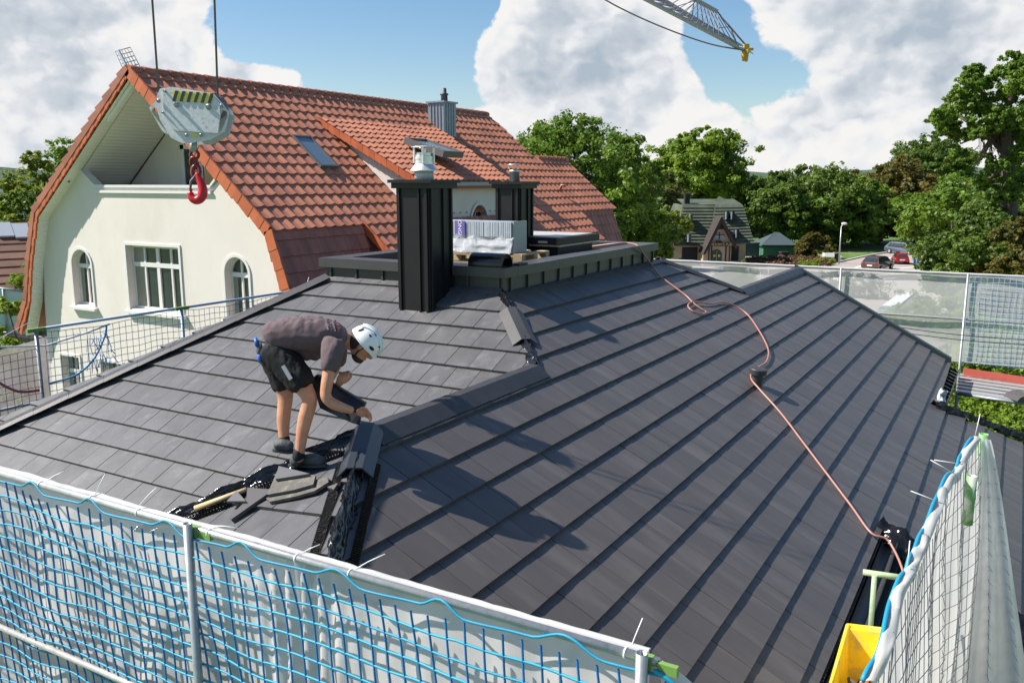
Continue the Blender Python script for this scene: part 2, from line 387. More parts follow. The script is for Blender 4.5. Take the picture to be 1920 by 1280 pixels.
def pan_tiles(mb, O, U, V, poly, gauge=.34, width=.30, v0=0, amp=.042, th=.03, seed=1, ns=7):
    """waved clay pantiles"""
    rg = random.Random(seed); O = Vector(O); U = Vector(U).normalized(); V = Vector(V).normalized(); Nn = U.cross(V).normalized()
    if Nn.z < 0: Nn = -Nn
    prof = [0.15, 0.0, 0.0, 0.05, .25, .8, 1.0, .55]
    us = [p[0] for p in poly]; vs = [p[1] for p in poly]
    def P(f):
        x = (f % 1.0) * ns; k = int(x); t = x - k; return prof[k] * (1 - t) + prof[(k + 1) % (ns + 1) if k + 1 < ns else 7 if False else (k + 1)] * t if k + 1 <= ns else prof[k]
    pr = [0.12, .0, .0, .06, .55, 1.0, .62, .12]
    j = math.floor((min(vs) - v0) / gauge)
    while v0 + j * gauge < max(vs):
        a = v0 + j * gauge; i = math.floor(min(us) / width) - 1
        while i * width < max(us):
            b = i * width; r = rg.random(); dz = rg.uniform(-.002, .002)
            for k in range(ns):
                x0 = b + width * k / ns; x1 = b + width * (k + 1) / ns
                Q = clip_poly(poly, x0, x1, a, a + gauge + .02)
                if not Q: continue
                def h(p):
                    t = (p[0] - x0) / (x1 - x0); w = pr[k] * (1 - t) + pr[k + 1] * t
                    return .006 + dz + amp * w + th * (1 - (p[1] - a) / gauge)
                pts = [O + U * p[0] + V * p[1] + Nn * h(p) for p in Q]
                n = len(Q); mb.add(pts, [tuple(range(n))], rnd=r, smooth=False)
                low = sorted(Q, key=lambda p: p[1])[:2]
                if abs(low[0][1] - a) < 1e-6 and abs(low[1][1] - a) < 1e-6:
                    l = sorted(low); q = [O + U * p[0] + V * p[1] + Nn * h(p) for p in l]; q2 = [x - Nn * (th + .012) for x in q]
                    mb.add([q[0], q[1], q2[1], q2[0]], [(0, 1, 2, 3)], rnd=r)
            i += 1
        j += 1

def ridge_caps(mb, A, B, side=.13, drop=.075, flat=.045, seg=.40, th=.012, lift=.035, seed=3, overlap=.015, w2=None):
    """angular ridge tiles from A to B (three facets)"""
    A, B = Vector(A), Vector(B); d = (B - A); Ln = d.length; d.normalize()
    s = d.cross(Vector((0, 0, 1))).normalized(); up = s.cross(d).normalized()
    n = max(1, round(Ln / seg)); rg = random.Random(seed)
    for i in range(n):
        a = A + d * (Ln * i / n); b = A + d * (Ln * (i + 1) / n - .004)
        l0 = lift + .004; l1 = lift
        prof = [(-side, -drop), (-flat, 0), (flat, 0), (side, -drop)]
        def ring(p, l, k=0):
            o = [p + s * x + up * (z + l) for x, z in prof]; o2 = [p + s * (x * .94) + up * (z + l - th) for x, z in prof]; return o + o2[::-1]
        r0 = ring(a, l1); r1 = ring(b + d * overlap, l0)
        m = len(r0); fs = [(k, (k + 1) % m, m + (k + 1) % m, m + k) for k in range(m)] + [tuple(range(m))[::-1], tuple(range(m, 2 * m))]
        mb.add(r0 + r1, fs, rnd=rg.random())

def foil_strip(mb, pts, w, amp, seed=0, nrm=Vector((0, 0, 1)), nu=14, ridge=.06, step=.02):
    """crumpled black foil draped along a polyline"""
    pts = [Vector(p) for p in pts]; L_ = [0]
    for i in range(1, len(pts)): L_.append(L_[-1] + (pts[i] - pts[i - 1]).length)
    n = max(4, int(L_[-1] / step))
    def fn(u, v):
        s = v * L_[-1]; k = 0
        while k < len(pts) - 2 and s > L_[k + 1]: k += 1
        t = (s - L_[k]) / max(1e-6, L_[k + 1] - L_[k]); p = pts[k].lerp(pts[k + 1], t); d = (pts[k + 1] - pts[k]).normalized()
        side = d.cross(nrm).normalized(); up = side.cross(d).normalized(); x = u * 2 - 1
        q = p + side * (x * w * (1 + .25 * mnoise.noise(Vector((s * 5, seed, 0)))))
        h = ridge * (1 - abs(x) ** 1.3) - .62 * w * abs(x)
        nn = mnoise.noise(Vector((s * 6, x * 1.2, seed))) + .75 * (1 - 2 * abs(mnoise.noise(Vector((s * 13 + x * 3, x * 2.5 - s * 4, seed + 5))))) - .4 + .22 * mnoise.noise(Vector((s * 40, x * 6, seed + 8)))
        return q + up * (h + amp * nn) + side * (amp * .5 * mnoise.noise(Vector((s * 13, x * 3, seed + 11))))
    mb.grid(fn, nu * 2, n, smooth=True)
def pleats(mb, pts, w, pitch=.022, amp=.012, nrm=Vector((0, 0, 1))):
    """accordion-folded edge strip"""
    a, b = Vector(pts[0]), Vector(pts[1]); d = (b - a); Ln = d.length; d.normalize(); side = d.cross(nrm).normalized(); up = side.cross(d).normalized()
    n = int(Ln / pitch * 2)
    def fn(u, v):
        i = round(v * n); s = v * Ln; return a + d * s + side * ((u - .5) * w) + up * (amp * (1 if i % 2 else -1))
    mb.grid(fn, 2, n, smooth=False)

# ------------------------------------------------------------------ BLACK ROOF HOUSE
TH = math.tan(math.radians(29)); CT, ST = math.cos(math.radians(29)), math.sin(math.radians(29))
YR, ZR = 4.12, -1.87
nR = Vector((0, -TH, 1)); nL = Vector((-TH, 0, 1)); PH = Vector((7.6, YR, ZR))
RP = Vector((0, YR, ZR))
def onR(px, py): return hit(px, py, RP, nR)
def onL(px, py): return hit(px, py, PH, nL)
Nn_ = Vector((4.92, YR, ZR))
house = thing('tiled_house', 'black flat-tiled hip roof house the worker stands on, with dark parapet and two chimneys', 'house', (9, 5, -9))
# slope R (faces right): u = X, v up-slope from eave ; origin at ridge line
OR = Vector((0, YR, ZR)); UR = Vector((1, 0, 0)); VR = Vector((0, CT, ST))
def uvR(x, y): return (x, (y - YR) / CT)
A_fr = onR(622, 1060); dFR = (Nn_ - A_fr)
ext = A_fr - dFR * 1.0   # hip carried on down to the eave
yE = .98
tE = (YR - yE) / (YR - A_fr.y); xE = max(3.2, Nn_.x + (A_fr.x - Nn_.x) * tE)
F1 = Nn_ + (A_fr - Nn_) * ((Nn_.x - 3.2) / (Nn_.x - A_fr.x))
polyR = [uvR(Nn_.x, YR), uvR(F1.x, F1.y), uvR(3.2, yE), uvR(9.54, yE), uvR(9.54, -3.6), uvR(19.2, -3.6), uvR(15.45, .93), uvR(19.32, yE), uvR(19.40, YR), uvR(14.98, YR), uvR(13.9, 5.17), uvR(8.68, 5.17), uvR(7.6, YR)]
mb = MB(); flat_tiles(mb, OR, UR, VR, polyR, gauge=.327, v0=-.327 * 20 + .13, seed=1)
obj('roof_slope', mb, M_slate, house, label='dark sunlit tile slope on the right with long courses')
# underlay below the tiles
mb = MB()
def under(mb, O, U, V, poly, dz=-.045):
    Nn = U.cross(V).normalized(); Nn = Nn if Nn.z > 0 else -Nn
    P3 = [O + U * p[0] + V * p[1] + Nn * dz for p in poly]
    for t in tessellate_polygon([[Vector((p[0], p[1], 0)) for p in poly]]): mb.add([P3[i] for i in t], [(0, 1, 2)])
under(mb, OR, UR, VR, polyR)
# slope L (faces camera-left): u = Y, v = upslope along X
OL = Vector(PH); UL = Vector((0, 1, 0)); VL = Vector((CT, 0, ST))
def uvL(x, y): return (y - OL.y, (x - OL.x) / CT)
polyL = [uvL(7.6, YR), uvL(8.72, 5.2), uvL(8.75, 7.9), uvL(5.0, 11.35), uvL(5.0, 1.6), uvL(5.2, 1.7)]
polyL = [uvL(7.6, YR), uvL(8.72, 5.2), uvL(8.75, 7.95), uvL(4.6, 11.75), uvL(4.6, 6.8)]   # lower edge runs to the valley behind the wing
mbL = MB(); flat_tiles(mbL, OL, UL, VL, polyL, gauge=.327, v0=-.327 * 20 + .2, seed=2)
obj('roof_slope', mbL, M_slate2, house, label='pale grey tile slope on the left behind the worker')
under(mb, OL, UL, VL, polyL)
# wing's far slope W (mostly hidden) and front hip slope F
B_fw = Nn_ + Vector((-1.0, 1.0, -TH))
nF = (A_fr - Nn_).cross(B_fw - Nn_).normalized(); nF = nF if nF.z > 0 else -nF
def onF(px, py): return hit(px, py, Nn_, nF)
UF = Vector((0, 1, 0)); UF = (UF - nF * UF.dot(nF)).normalized(); VF = nF.cross(UF).normalized(); VF = VF if VF.z > 0 else -VF
def uvF(P): d = Vector(P) - Nn_; return (d.dot(UF), d.dot(VF))
F1 = Nn_ + (A_fr - Nn_) * ((Nn_.x - 3.2) / (Nn_.x - A_fr.x)); F2 = Nn_ + (B_fw - Nn_) * ((Nn_.x - 3.2) / (Nn_.x - B_fw.x))
polyF = [uvF(Nn_ + (A_fr - Nn_) * .06), uvF(F1), uvF(F2), uvF(Nn_ + (B_fw - Nn_) * .06)]
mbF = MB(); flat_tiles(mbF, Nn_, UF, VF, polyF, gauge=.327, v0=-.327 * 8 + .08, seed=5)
obj('roof_slope', mbF, M_slate2, house, label='small front hip slope with loose tiles on it')
under(mb, Nn_, UF, VF, polyF)
UW = Vector((1, 0, 0)); VW = Vector((0, -CT, ST)); OW = Vector((0, YR, ZR))
def uvW(x, y): return (x, (YR - y) / CT)
polyW = [uvW(Nn_.x, YR), uvW(7.6, YR), uvW(4.6, 7.0), uvW(2.6, 7.0)]
polyW = [uvW(Nn_.x, YR), uvW(7.6, YR), uvW(5.2, 6.5), uvW(3.3, 6.5), uvW(F2.x + .02, F2.y)]
mbW = MB(); flat_tiles(mbW, OW, UW, VW, polyW, gauge=.327, seed=7)
obj('roof_slope', mbW, M_slate, house, label='hidden back slope of the front wing')
under(mb, OW, UW, VW, polyW)
# back slopes (unseen from the photo's side)
zc = ZR + (5.17 - YR) * TH
mb.poly([(8.7, 7.95, zc), (13.9, 7.95, zc), (17.4, 11.6, -3.6), (5, 11.6, -3.5)])
mb.poly([(13.9, 5.17, zc), (13.9, 7.95, zc), (17.4, 11.6, -3.6), (17.2, YR + 2, -2.6), (14.98, YR, ZR)])
mb.poly([(14.98, YR, ZR), (19.4, YR, ZR), (19.4, 7.2, -3.6), (16.5, 7.0, -3.5)])
mb.poly([(9.54, -3.6, ZR - (YR + 3.6) * TH), (19.2, -3.6, ZR - (YR + 3.6) * TH), (19.2, -3.7, -9), (9.54, -3.7, -9)])
obj('underlay', mb, M_felt, house)
# caps
capsL = MB(); ridge_caps(capsL, onL(0, 812) + Vector((-1.2, 1.02, -.66)), Vector((8.72, 7.88, -1.29)), seg=.42, lift=.085, side=.15, drop=.035, flat=.11)
obj('hip_cap', capsL, M_cap, house)
c = MB(); ridge_caps(c, Nn_ + Vector((-.02, 0, 0)), Vector((7.55, YR, ZR)), seg=.40, side=.17, drop=.105, flat=.05, lift=.055); obj('ridge_cap', c, M_cap, house)
c = MB(); ridge_caps(c, Vector((19.42, YR, ZR)), Vector((14.95, YR, ZR)), seg=.40, side=.17, drop=.10, flat=.05, lift=.05); obj('ridge_cap', c, M_cap, house)
c = MB(); ridge_caps(c, Vector((14.98, YR, ZR)), Vector((13.85, 5.2, zc)), seg=.40, side=.14, drop=.06, flat=.05, lift=.05); obj('hip_cap', c, M_cap, house)
hA, hB = Vector((7.6, YR, ZR)), Vector((8.68, 5.17, zc))
c = MB(); ridge_caps(c, hA.lerp(hB, .30), hA.lerp(hB, .72), seg=.45, side=.14, drop=.075, flat=.05, lift=.07); obj('hip_cap', c, M_cap, house, label='short hip cap between crumpled black foil by the parapet corner')
# hip foils
f = MB(); foil_strip(f, [hA.lerp(hB, .02), hA.lerp(hB, .34)], .10, .02, 1, ridge=.07); obj('hip_foil', f, M_foil, house); f = MB(); foil_strip(f, [hA.lerp(hB, .70), hA.lerp(hB, 1.0)], .11, .022, 2, ridge=.07)
obj('hip_foil', f, M_foil, house)
f = MB(); foil_strip(f, [Nn_ + (A_fr - Nn_) * .22 + Vector((0, 0, .02)), A_fr + Vector((0, 0, .02)), F1], .07, .026, 3, ridge=.07, nu=18)
obj('hip_foil', f, M_foil, house)
f = MB(); dn = (A_fr - Nn_)
sF = dn.normalized().cross(nF).normalized(); sF = sF if sF.y > 0 else -sF
p0 = Nn_ + dn * .25 + sF * .12 + nF * .035; pleats(f, [p0, F1 + sF * .12 + nF * .035], .07, nrm=nF)
sR = dn.normalized().cross(nR).normalized(); sR = sR if sR.y < 0 else -sR
p0 = Nn_ + dn * .25 + sR * .12 + nR.normalized() * .04; pleats(f, [p0, F1 + sR * .12 + nR.normalized() * .04], .06, nrm=nR.normalized())
dw = (B_fw - Nn_); sW = dw.normalized().cross(nF).normalized(); sW = sW if sW.y < 0 else -sW
pleats(f, [Nn_ + dw * .12 + sW * .13 + nF * .035, F2 + sW * .13 + nF * .035], .07, nrm=nF)
obj('pleated_strip', f, M_foil, house)
f = MB(); foil_strip(f, [Nn_ + dw * .03 + Vector((0, 0, .03)), B_fw + Vector((0, 0, .02)), F2], .052, .020, 6, ridge=.06, nu=16)
obj('hip_foil', f, M_foil, house)
# verge trim on the far right gable, red edge below
v = MB(); v.prism([(19.4, YR + .05, ZR + .10), (19.4, yE, ZR + .095 - (YR - yE) * TH), (19.4, yE, ZR - .16 - (YR - yE) * TH), (19.4, YR + .05, ZR - .14)], (.16, 0, 0))
obj('verge_trim', v, mat('verge_dark', (.02, .035, .04), rough=.4), house)
# gutters
def gutter(mb, x0, x1, y, z, r=.075):
    pr = [(math.cos(a) * r, math.sin(a) * r) for a in [math.pi + math.pi * k / 8 for k in range(9)]]
    for (r_, sgn) in ((1, 1), (.93, -1)):
        vs = [(x, y + p[0] * r_, z + p[1] * r_) for x in (x0, x1) for p in pr]; n = len(pr)
        mb.add(vs, [(k, k + 1, n + k + 1, n + k)[::sgn] for k in range(n - 1)], smooth=True)
    mb.tube([(x0, y - r, z), (x1, y - r, z)], .011, 6)
g = MB(); gutter(g, xE - .1, 9.50, yE - .10, -3.68); obj('gutter', g, M_capmetal, house)
g = MB(); gutter(g, 15.5, 19.4, yE - .10, -3.68); obj('gutter', g, M_capmetal, house)
g = MB(); g.box((xE, yE - .22, -3.83), (9.52, yE + .04, -3.78)); pleats(g, [(5.2, yE - .0, -3.62), (9.3, yE - .0, -3.62)], .05, pitch=.05, amp=.006); obj('eaves_board', g, M_felt, house)
f = MB(); foil_strip(f, [Vector((9.52, 1.02, -3.56)), Vector((9.40, .5, -3.80)), Vector((9.35, -.2, -4.18)), Vector((9.3, -1.2, -4.7))], .16, .05, 9, ridge=.08, nu=18, nrm=Vector((0, -TH, 1)).normalized())
obj('torn_foil', f, M_foil, house); f = MB(); foil_strip(f, [Vector((15.4, .98, -3.55)), Vector((16.9, -.35, -4.3)), Vector((18.6, -2.6, -5.4))], .09, .03, 12, ridge=.05)
obj('torn_foil', f, M_felt, house)
# walls under the roof
w = MB(); w.box((xE + .5, 1.3, -9), (19.0, 10.8, -3.75)); w.box((9.7, -3.2, -9), (18.6, 1.3, -6.2)); obj('wall', w, mat('dark_brick', (.14, .07, .05), rough=.9, var=.2, vscale=8), house)

# parapet and flat roof
PX0, PX1, PY0, PY1, PZ = 8.66, 13.62, 5.12, 7.98, -.985
p = MB()
p.box((PX0 + .06, PY0 + .06, -1.62), (PX0 + .26, PY1 - .06, PZ - .06)); p.box((PX0 + .26, PY0 + .06, -1.62), (PX1 - .06, PY0 + .26, PZ - .06))
p.box((PX1 - .26, PY0 + .26, -1.62), (PX1 - .06, PY1 - .06, PZ - .06)); p.box((PX0 + .26, PY1 - .26, -1.62), (PX1 - .26, PY1 - .06, PZ - .06))
for k in range(12):
    x = PX0 + .10 + .42 * k + .1
    if x < PX1 - .1: p.box((x, PY0 + .035, -1.6), (x + .03, PY0 + .0605, PZ - .11))
for k in range(7):
    y = PY0 + .10 + .43 * k
    p.box((PX0 + .035, y, -1.6), (PX0 + .0605, y + .03, PZ - .11))
p.prism([(PX0 + .02, PY0, -1.35 - .02), (PX1, PY0, -1.37), (PX1, PY0 + .07, -1.30), (PX0 + .02, PY0 + .07, -1.30)], (0, 0, .012))
p.prism([(PX0 - .05, PY0 + .02, -1.335), (PX0 + .07, PY0 + .02, -1.30), (PX0 + .07, PY1, -1.30), (PX0 - .05, PY1, -1.335)], (0, 0, .01))
obj('parapet_wall', p, mat('parapet_sheet', (.042, .042, .041), rough=.45, var=.15, vscale=4), house)
p = MB()
def cap_len(a, b, fix0, fix1, axis, seg=1.05):
    n = max(1, round((b - a) / seg)); 
    for i in range(n):
        s0 = a + (b - a) * i / n + .002; s1 = a + (b - a) * (i + 1) / n - .002; dz = .002 * (i % 2)
        if axis == 0: p.box((s0, fix0, PZ - .115), (s1, fix1, PZ + dz))
        else: p.box((fix0, s0, PZ - .115), (fix1, s1, PZ + dz))
cap_len(PX0 + .3, PX1 - .3, PY0, PY0 + .3, 0); cap_len(PX0 + .3, PX1 - .3, PY1 - .3, PY1, 0); cap_len(PY0, PY1, PX0, PX0 + .3, 1, 1.4); cap_len(PY0, PY1, PX1 - .3, PX1, 1)
obj('parapet_cap', p, M_capmetal, house)
p = MB(); p.box((PX0 + .26, PY0 + .26, -1.2), (PX1 - .26, PY1 - .26, -1.12)); obj('flat_roof', p, M_felt, house)

def chimney(x0, y0, dx, dy, zb, zt, lab):
    c = MB(); c.box((x0, y0, zb), (x0 + dx, y0 + dy, zt))
    s = .022
    for (fx, fy) in ((0, 0), (dx, 0), (0, dy), (dx, dy)):   # folded corner profiles
        X, Y = x0 + fx, y0 + fy; sx = -1 if fx == 0 else 1; sy = -1 if fy == 0 else 1
        c.box((min(X, X + sx * s), min(Y - sy * .05, Y - sy * .02), zb + .02), (max(X, X + sx * s), max(Y - sy * .05, Y - sy * .02), zt - .03))
        c.box((min(X - sx * .05, X - sx * .02), min(Y, Y + sy * s), zb + .02), (max(X - sx * .05, X - sx * .02), max(Y, Y + sy * s), zt - .03))
    c.box((x0 - s, y0 + dy * .28, zb + .02), (x0 - .001, y0 + dy * .28 + .018, zt - .03))
    c.box((x0 + dx * .55, y0 - s, zb + .02), (x0 + dx * .55 + .018, y0 - .001, zt - .03))
    o = obj('chimney', c, M_blackmetal, house, label=lab)
    k = MB(); k.box((x0 - .045, y0 - .045, zt - .075), (x0 + dx + .045, y0 + dy + .045, zt - .012)); k.box((x0 - .075, y0 - .075, zt - .012), (x0 + dx + .075, y0 + dy + .075, zt + .025))
    obj('cap_plate', k, M_blackmetal, o)
    return o
ch1 = chimney(8.24, 5.88, .47, .46, -1.75, .0, 'big square black chimney with steel cowl in front of parapet')
k = MB(); c0 = (8.475, 6.11, .025)
k.lathe(c0, [(.112, 0), (.112, .10)], 28); obj('flue_pipe', k, mat('flue_grey', (.60, .60, .58), rough=.5), ch1); k = MB(); k.lathe(c0, [(.112, .10), (.165, .10), (.165, .108), (.105, .18), (.105, .20), (.10, .20), (.10, .235), (.106, .235), (.106, .25), (.10, .25), (.10, .27), (.085, .275), (.085, .31)], 40, smooth=False)
k.lathe((c0[0], c0[1], .025 + .36), [(.02, .0), (.15, .008), (.15, .014), (.02, .03)], 24)
for a in range(4):
    t = a * math.pi / 2 + .5; x, y = c0[0] + .115 * math.cos(t), c0[1] + .115 * math.sin(t); k.box((x - .009, y - .009, .025 + .19), (x + .009, y + .009, .025 + .37))
obj('cowl', k, M_steel, ch1)
ch2 = chimney(11.04, 6.28, .40, .40, -1.2, -.02, 'second black chimney standing on the flat roof')
k = MB(); c0 = (11.24, 6.48, 0.0)
k.lathe(c0, [(.075, 0), (.075, .14), (.08, .14), (.08, .16), (.07, .17)], 20); k.lathe((c0[0], c0[1], .24), [(.0, 0), (.115, .004), (.115, .01), (.0, .02)], 18)
for a in range(3):
    t = a * 2.1; x, y = c0[0] + .07 * math.cos(t), c0[1] + .07 * math.sin(t); k.tube([(x, y, .12), (x * 1.0 + .02 * math.cos(t), y + .02 * math.sin(t), .245)], .004, 5)
obj('cowl', k, M_steel, ch2)
# roof hatch
h = MB(); h.box((11.36, 5.82, -1.15), (12.55, 6.95, -.93)); o = obj('roof_hatch', h, M_blackmetal, house)
h = MB(); h.box((11.3, 5.76, -.93), (12.62, 7.02, -.905)); obj('seal', h, M_alu, o)
h = MB(); h.box((11.28, 5.74, -.905), (12.64, 7.04, -.80)); obj('lid', h, M_blackmetal, o)
h = MB(); h.box((11.36, 5.82, -.7995), (12.56, 6.96, -.79)); h.box((11.27, 5.95, -.88), (11.2805, 6.10, -.85)); obj('lid_top', h, mat('grey_lid', (.46, .455, .44), rough=.35), o)
# vent pipe on slope R
vb = onR(1418, 722); k = MB(); ax = Vector((0, -.25, 1)).normalized()
k.lathe(vb - ax * .05, [(.080, 0), (.078, .20), (.108, .20), (.112, .265), (.104, .275), (.02, .28)], 36, axis=Vector((.0, -.12, 1)), smooth=False); obj('vent_pipe', k, mat('vent_plastic', (.04, .04, .042), rough=.5), house)

# ------------------------------------------------------------------ things on the black roof
def add_text(body, size, origin, udir, vdir, material, parent=None, ext=.002, name='lettering'):
    cu = bpy.data.curves.new(name, 'FONT'); cu.body = body; cu.size = size; cu.extrude = ext; cu.align_x = 'CENTER'; cu.align_y = 'CENTER'
    tmp = bpy.data.objects.new('tmp', cu); COL.objects.link(tmp); dg = bpy.context.evaluated_depsgraph_get()
    me = bpy.data.meshes.new_from_object(tmp.evaluated_get(dg)); bpy.data.objects.remove(tmp)
    U = Vector(udir).normalized(); V = Vector(vdir).normalized(); Nn = U.cross(V); mb = MB(); O = Vector(origin)
    vs = [O + U * v.co.x + V * v.co.y + Nn * v.co.z for v in me.vertices]
    mb.add(vs, [tuple(p.vertices) for p in me.polygons]); return obj(name, mb, material, parent)
# pallet with wrapped tiles
pal = thing('pallet', 'wooden pallet on the flat roof under the wrapped stack of tiles', 'pallet', (10.6, 6.4, -1.12))
b = MB()
for i in range(5): b.box((10.22, 5.78 + i * .30, -.985), (11.02, 5.78 + i * .30 + .14, -.963))
for i in range(3): b.box((10.22 + i * .35, 5.78, -1.007), (10.22 + i * .35 + .10, 7.12, -.985))
obj('deck_board', b, M_wood, pal)
b = MB()
for i in range(3):
    for j in range(3): b.box((10.22 + i * .35, 5.78 + j * .6, -1.10), (10.22 + i * .35 + .10, 5.78 + j * .6 + .14, -1.007))
obj('block', b, M_wood, pal)
b = MB()
for i in range(3): b.box((10.22 + i * .35, 5.78, -1.12), (10.22 + i * .35 + .10, 7.12, -1.10))
obj('runner', b, M_wood, pal)
pk = thing('tile_pack', 'film wrapped stack of grey tiles on the pallet between the chimneys', 'tile pack', (10.5, 6.6, -.96))
rg = random.Random(4)
b = MB()
for k in range(2):
    for i in range(40):
        y = 5.98 + i * .0295; b.box((10.27 + rg.uniform(0, .008), y, -.96 + k * .215), (10.67, y + .023, -.96 + k * .215 + .205))
obj('tile', b, M_wrap, pk)
b = MB(); b.box((10.30, 5.95, -.958), (10.66, 5.978, -.53))
for s in (0, 1): b.tube([(10.26 + .0, 5.955 + 0, -.75 + .0 * s), (10.262, 7.17, -.75)], .006, 6)
obj('end_plate', b, mat('grey_film', (.35, .36, .37), rough=.25), pk)
def film(u, v):
    y = 5.9 + u * 1.3; z = -.96 + v * .22; n = mnoise.noise(Vector((u * 7, v * 3, 1)))
    return (10.22 - .12 * (1 - v) - .05 * n, y, z + .05 * mnoise.noise(Vector((u * 9, 5, v))) * v)
b = MB(); b.grid(film, 40, 10, smooth=False); obj('loose_film', b, M_plastic, pk)
lb = MB(); lb.box((10.258, 6.72, -.745), (10.2645, 6.88, -.535)); o = obj('label_sheet', lb, M_purple, pk)
add_text('ONGL', .085, (10.256, 6.80, -.645), (0, 0, -1), (0, -1, 0), M_white, o)
# bent sheets on the parapet corner
rs = MB()
for k in range(3):
    r = .135 - k * .022; pts = []
    for a in range(13):
        t = math.pi * (-.08 + 1.16 * a / 12); pts.append((math.cos(t) * r, math.sin(t) * r))
    n = len(pts); cx = 8.84 + .01 * k
    for r_, sg in ((1, 1), (.93, -1)):
        vs = [(cx + q[0] * r_, y, PZ + .02 + q[1] * r_) for y in (5.20 + .01 * k, 5.66) for q in pts]
        rs.add(vs, [(i, i + 1, n + i + 1, n + i)[::sg] for i in range(n - 1)], smooth=True)
    rs.add([(cx + q[0] * s, 5.20 + .01 * k, PZ + .02 + q[1] * s) for s in (1, .93) for q in pts], [(i, i + 1, n + i + 1, n + i) for i in range(n - 1)])
obj('foil_roll', rs, M_foil, loc=(8.84, 5.4, PZ), label='glossy black half-round roll lying on the near corner of the parapet', cat='roll')
# bracket on cap
bk = MB(); bk.obox((9.15, 5.2, PZ + .012), (.12, .01, 0), (-.005, .05, 0), (0, 0, .008)); obj('sheet_offcut', bk, M_blackmetal, loc=(9.15, 5.2, PZ), label='small flat black offcut lying on the parapet cap beside the roll', cat='offcut')
# ridge tile on front-right hip
def cap_piece(A, B, side, drop, flat, lift):
    m = MB(); ridge_caps(m, A, B, side=side, drop=drop, flat=flat, seg=9, lift=lift, th=.014); return m
A = Nn_ + dn * -.02; B = Nn_ + dn * .38
obj('ridge_tile', cap_piece(A, B, .125, .08, .055, .085), mat('new_ridge_tile', (.036, .042, .052), rough=.3, var=.1), loc=A, label='loose angular blue-black ridge tile set over the foil where the hips meet', cat='ridge tile')
# loose bits on slope F
def slab(pxs, h, name, label, m, lift=.02, cat='tile piece'):
    P3 = [onF(*q) + nF * lift for q in pxs]; c = sum(P3, Vector()) / len(P3)
    mm = MB(); mm.prism(P3, nF * h); return obj(name, mm, m, loc=c, label=label, cat=cat)
slab([(505, 945), (528, 938), (620, 905), (622, 915), (596, 932), (560, 942), (512, 952)], .022, 'cut_tile', 'mossy beige-grey cut tile lying flat on the front slope below the shoe', M_conc, .035)
slab([(528, 900), (600, 908), (596, 925), (560, 935), (510, 944)], .02, 'cut_tile', 'pale cut tile with notched edge next to the shoe', M_conc, .062)
slab([(534, 895), (592, 910), (528, 920)], .02, 'cut_tile', 'pointed grey tile corner lying on top of the mossy tile', M_slate2, .088)
slab([(470, 925), (508, 928), (512, 934), (440, 985), (436, 980), (468, 950)], .022, 'cut_tile', 'long dark cut tile wedge beside the wooden stick', M_slate, .035)
slab([(452, 935), (470, 955), (434, 955)], .018, 'cut_tile', 'small triangular grey tile chip beside the wooden stick', M_slate2, .06)
slab([(620, 925), (640, 918), (632, 930)], .03, 'tile_chip', 'small chip of tile against the right foil hip', M_conc, .03)
st = MB(); st.tube([onF(371, 962) + nF * .045, onF(468, 927) + nF * .045], .021, 14); obj('wooden_stick', st, M_broom, loc=onF(420, 945), label='short round pale wooden stick lying on the front slope', cat='stick')

# hose
def smooth_path(P, n=8):
    out = []
    for i in range(len(P) - 1):
        p0 = P[max(i - 1, 0)]; p1 = P[i]; p2 = P[i + 1]; p3 = P[min(i + 2, len(P) - 1)]
        for k in range(n):
            t = k / n; out.append(.5 * ((2 * p1) + (p2 - p0) * t + (2 * p0 - 5 * p1 + 4 * p2 - p3) * t * t + (3 * p1 - p0 - 3 * p2 + p3) * t ** 3))
    out.append(P[-1]); return out
hp = [Vector((12.9, 6.3, -1.08)), hz(1150, 457, PZ + .02), hz(1180, 456, PZ + .03), hz(1196, 461, PZ + .02), hy(1206, 475, PY0 - .03)]
for q in ((1215, 492), (1232, 520), (1262, 552), (1288, 572), (1302, 590), (1318, 588), (1316, 578), (1296, 572), (1288, 575), (1290, 584), (1312, 592)): pass
loop = [(1216, 497), (1232, 520), (1262, 543), (1284, 560), (1298, 574), (1312, 584), (1321, 590), (1312, 594), (1297, 589), (1287, 580), (1291, 573), (1306, 571), (1330, 574), (1350, 571), (1375, 578), (1400, 596), (1422, 628), (1437, 660), (1434, 682), (1421, 692), (1407, 702), (1405, 716), (1420, 735), (1460, 780), (1500, 833), (1545, 893), (1590, 953), (1628, 1005)]
hp += [onR(*q) + nR.normalized() * .05 for q in loop]
hp += [Vector((9.1, .85, -3.6)), Vector((8.6, .62, -3.9)), Vector((7.9, .55, -4.7)), Vector((7.4, .6, -5.6))]
hs = MB(); hs.tube(smooth_path(hp, 7), .0125, 8); obj('hose', hs, M_hose, loc=onR(1300, 585), label='thin red-brown hose looping over the parapet and down the dark tile slope', cat='hose')

